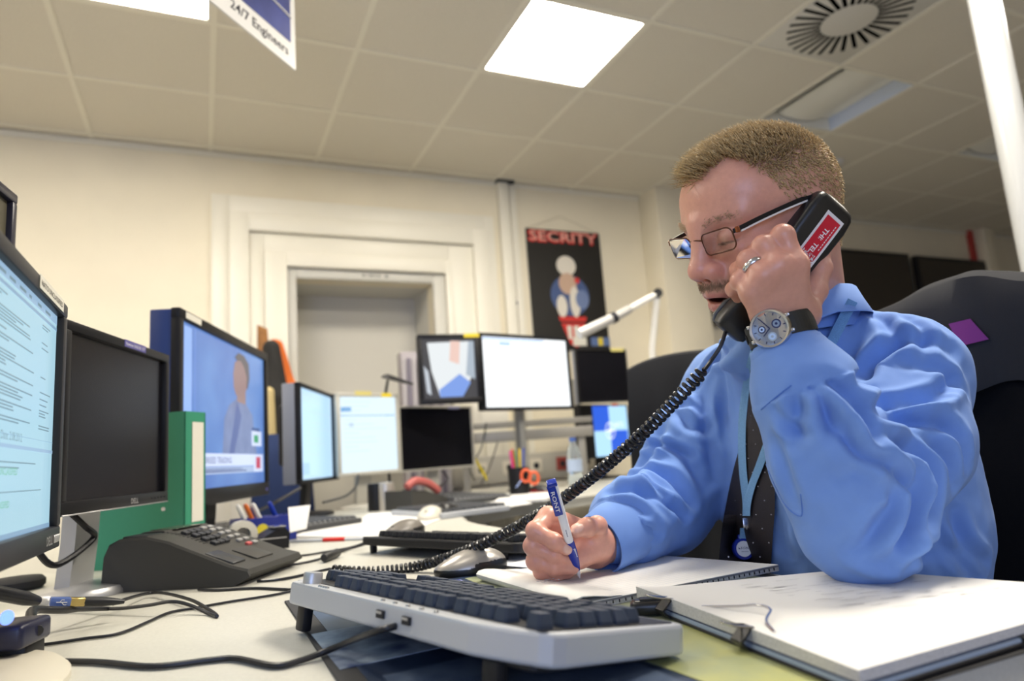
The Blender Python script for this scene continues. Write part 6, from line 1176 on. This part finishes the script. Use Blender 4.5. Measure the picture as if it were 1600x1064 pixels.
# things on the far desk
q = onz(899, 752, DESK); q = at(899, 740, 3.0); q.z = DESK; t = thing('water_bottle', 'clear plastic water bottle with a blue cap on the far desk', 'bottle', q); zz = at(899, 683, 3.0).z-DESK; M = Matrix.Translation(q)
MB().lathe([(0, 0), (.030, 0), (.033, .006), (.033, zz*.30), (.030, zz*.33), (.033, zz*.36), (.033, zz*.62), (.026, zz*.78), (.013, zz*.92), (.013, zz*.96), (0, zz*.96)], mat('bottle_plastic', (.80, .88, .92), .08, trans=.85, ior=1.2), 28, M).build('bottle_body', t, True); MB().lathe([(.0, zz*.93), (.0155, zz*.93), (.0155, zz), (0, zz)], mat('cap_blue', (.05, .12, .42), .4), 18, M).build('screw_cap', t, True); MB().lathe([(.0336, zz*.38), (.0338, zz*.38), (.0338, zz*.60), (.0336, zz*.60)], mat('bottle_label', (.45, .55, .72), .4), 28, M).build('label', t, True)
q = at(811, 750, 3.05); q.z = DESK; t = thing('pencil_cup', 'black pencil cup full of coloured pens on the far desk', 'pencil cup', q); hz_ = .125; M = Matrix.Translation(q); MB().lathe([(0, 0), (.045, 0), (.048, hz_), (.044, hz_), (.042, .006), (0, .006)], M_blackp, 28, M).build('cup', t, True)
for k, (cn, c_) in enumerate((('pink', (.62, .06, .26)), ('red', (.55, .05, .04)), ('green', (.10, .35, .08)), ('yellow', (.70, .52, .03)), ('grey', (.3, .3, .32)), ('blue', (.05, .10, .42)))):
    x = -.034+.0135*k; b = MB(); b.tube([q+Vector((x*.5, .004*(k % 3-1), .008)), q+Vector((x*1.15, .01*(k % 3-1), .20+.008*(k % 2)))], [.0045, .005], mat('pen_'+cn, c_, .4), 8); tag(b.build('pen'), cn+' pen standing in the black pencil cup', 'pen', 'pens in the pencil cup')
q2 = at(826, 745, 3.0); t = thing('scissors', 'scissors with orange-red handles leaning on the pencil cup', 'scissors', q2); Mo = mat('handle_orange', (.72, .12, .04), .4); fx = frame(rt, -fw, q2)
for s_, dx in ((1, .0), (-1, .035)): b = MB(); b.tube([fx @ Vector((dx-.012+.02*math.cos(a), .005*s_+.026*math.sin(a), .0)) for a in [2*PI*k/16 for k in range(16)]], .0065, Mo, 8, closed=True); b.build('handle', t, True)
b = MB(); b.tube([fx @ Vector((-.03, -.01, 0)), fx @ Vector((-.055, -.045, .01))], .004, M_steel, 6); b.build('blade', t, True)
far_keyboard('dark keyboard lying before the pencil cup', [(708, 790), (800, 780), (795, 768), (712, 776)], .0005, mat('keyboard_charcoal', (0, 0, 0)), mat('keycap_charcoal', (0, 0, 0)))
far_keyboard('silver-edged keyboard in front of the far telephone', [(610, 806), (690, 812), (690, 796), (620, 790)], .001, M_kb, mat('keycap_charcoal', (0, 0, 0)))
q = at(648, 790, 2.75); q.z = DESK; t = thing('desk_telephone', 'dark desk telephone with a reddish handset on the far desk', 'telephone', q); Mq = Matrix.Translation(q) @ rmat(0, 0, .5); b = MB(); b.T = Mq; b.loft([[(x, y, z) for x, z in ((-.10, 0), (-.10, .075), (-.03, .07), (.10, .03), (.10, 0))] for y in (-.09, .09)], M_ph, smooth=False); b.build('housing', t, True); b = MB(); b.T = Mq
b.tube(smooth_path([(-.095, -.06, .088), (-.05, -.06, .108), (.02, -.06, .094), (.075, -.06, .060)], 5), .016, mat('handset_red', (.42, .10, .09), .4), 10); b.build('handset', t, True); b = MB(); b.T = Mq
for r in range(4):
    for k in range(3): b = MB(); b.T = Mq; b.box((-.01+.022*r, .0+.022*k, .070-.0085*r), (.015, .016, .008), M_pk, .001, 1); b.build('key', t, True)
q = onz(672, 812, DESK); nz = onz(655, 818, DESK)-q; mouse('cream mouse on the far desk by the silver-edged keyboard', q, (nz.x, nz.y), .12, mat('mouse_cream', (.62, .59, .50), .4), mat('mouse_cream', (0, 0, 0)))
q = onz(700, 806, DESK); nz = onz(720, 800, DESK)-q; mouse('black mouse right of the cream mouse', q, (nz.x, nz.y), .13, M_mb, M_mb); q = onz(846, 772, DESK); mouse('dark mouse with a red wheel below the pencil cup', q, (.6, -.8), .12, M_mb, mat('mouse_red', (.35, .04, .04), .4))
flat('paper_sheet', 'large white sheet on the curved desk left of the pen', 'paper', [(705, 803), (765, 796), (832, 786), (800, 780), (722, 790)], .0005, .003, M_pap); flat('paper_sheet', 'white papers under the pencil cup at the back of the curved desk', 'paper', [(772, 783), (855, 779), (868, 768), (790, 771)], .0005, .010, M_pap); flat('paper_sheet', 'pale papers lying between the keyboards on the curved desk', 'paper', [(560, 815), (640, 818), (700, 806), (640, 798), (575, 803)], .0001, .002, mat('paper_cool', (0, 0, 0)))
for px, py, w, lab, m in ((588, 778, .034, 'black canister behind the far telephone, left of the steel one', M_blackp), (603, 778, .036, 'steel canister beside the black one on the far desk', mat('canister_steel', (.50, .47, .42), .3, metal=.5))):
    q = at(px, py, 2.75); q.z = DESK; M = Matrix.Translation(q); MBx = MB().lathe([(0, 0), (w, 0), (w*1.02, .008), (w, .10), (w*.95, .108), (0, .11)], m, 24, M); tag(MBx.build('canister'), lab, 'canister')
a, c_ = at(743, 718, 3.3), at(757, 742, 3.2); b = MB(); b.loft([[p+up*y+fw*z for y, z in ((-.012, 0), (.012, 0), (.012, .004), (-.012, .004))] for p in (a, a.lerp(c_, 1.3))], M_tagy, smooth=False); tag(b.build('ruler'), 'yellow ruler leaning below the blank far monitor', 'ruler')
q = at(772, 652, 3.92); b = MB(); b.box(q, (.16, .06, .09), mat('box_white', (.74, .72, .66), .6), .004, 2, rmat(0, 0, -.3)); tag(b.build('small_box'), 'small white box resting on the grey rail', 'box')
q = at(745, 645, 3.9); b = MB(); b.box(q, (.05, .05, .13), mat('box_white', (0, 0, 0)), .004, 2, rmat(0, 0, -.3)); tag(b.build('small_box'), 'narrow white box standing at the left end of the grey rail', 'box')
cb_ = [([(760, 660, 3.85), (752, 700, 3.85), (735, 730, 3.8), (742, 752, 3.7)], 'black cable hanging below the left end of the grey rail'), ([(778, 690, 3.9), (765, 730, 3.85), (752, 755, 3.7)], 'grey cable beside the yellow ruler'), ([(690, 735, 3.2), (700, 750, 3.2), (676, 766, 3.0)], 'looped cable under the blank far monitor'), ([(560, 742, 2.9), (556, 760, 2.8), (540, 775, 2.7), (505, 785, 2.5)], 'black cable trailing under the pale-framed monitor'), ([(470, 762, 2.4), (430, 785, 2.3), (400, 800, 2.1)], 'black cable running left from the upright monitor')]
for pts, lab in cb_: cable(lab, [Vector((p.x, p.y, max(p.z, DESK+.005))) for p in [at(*v) for v in pts]], .005 if 'upright' in lab else .004)
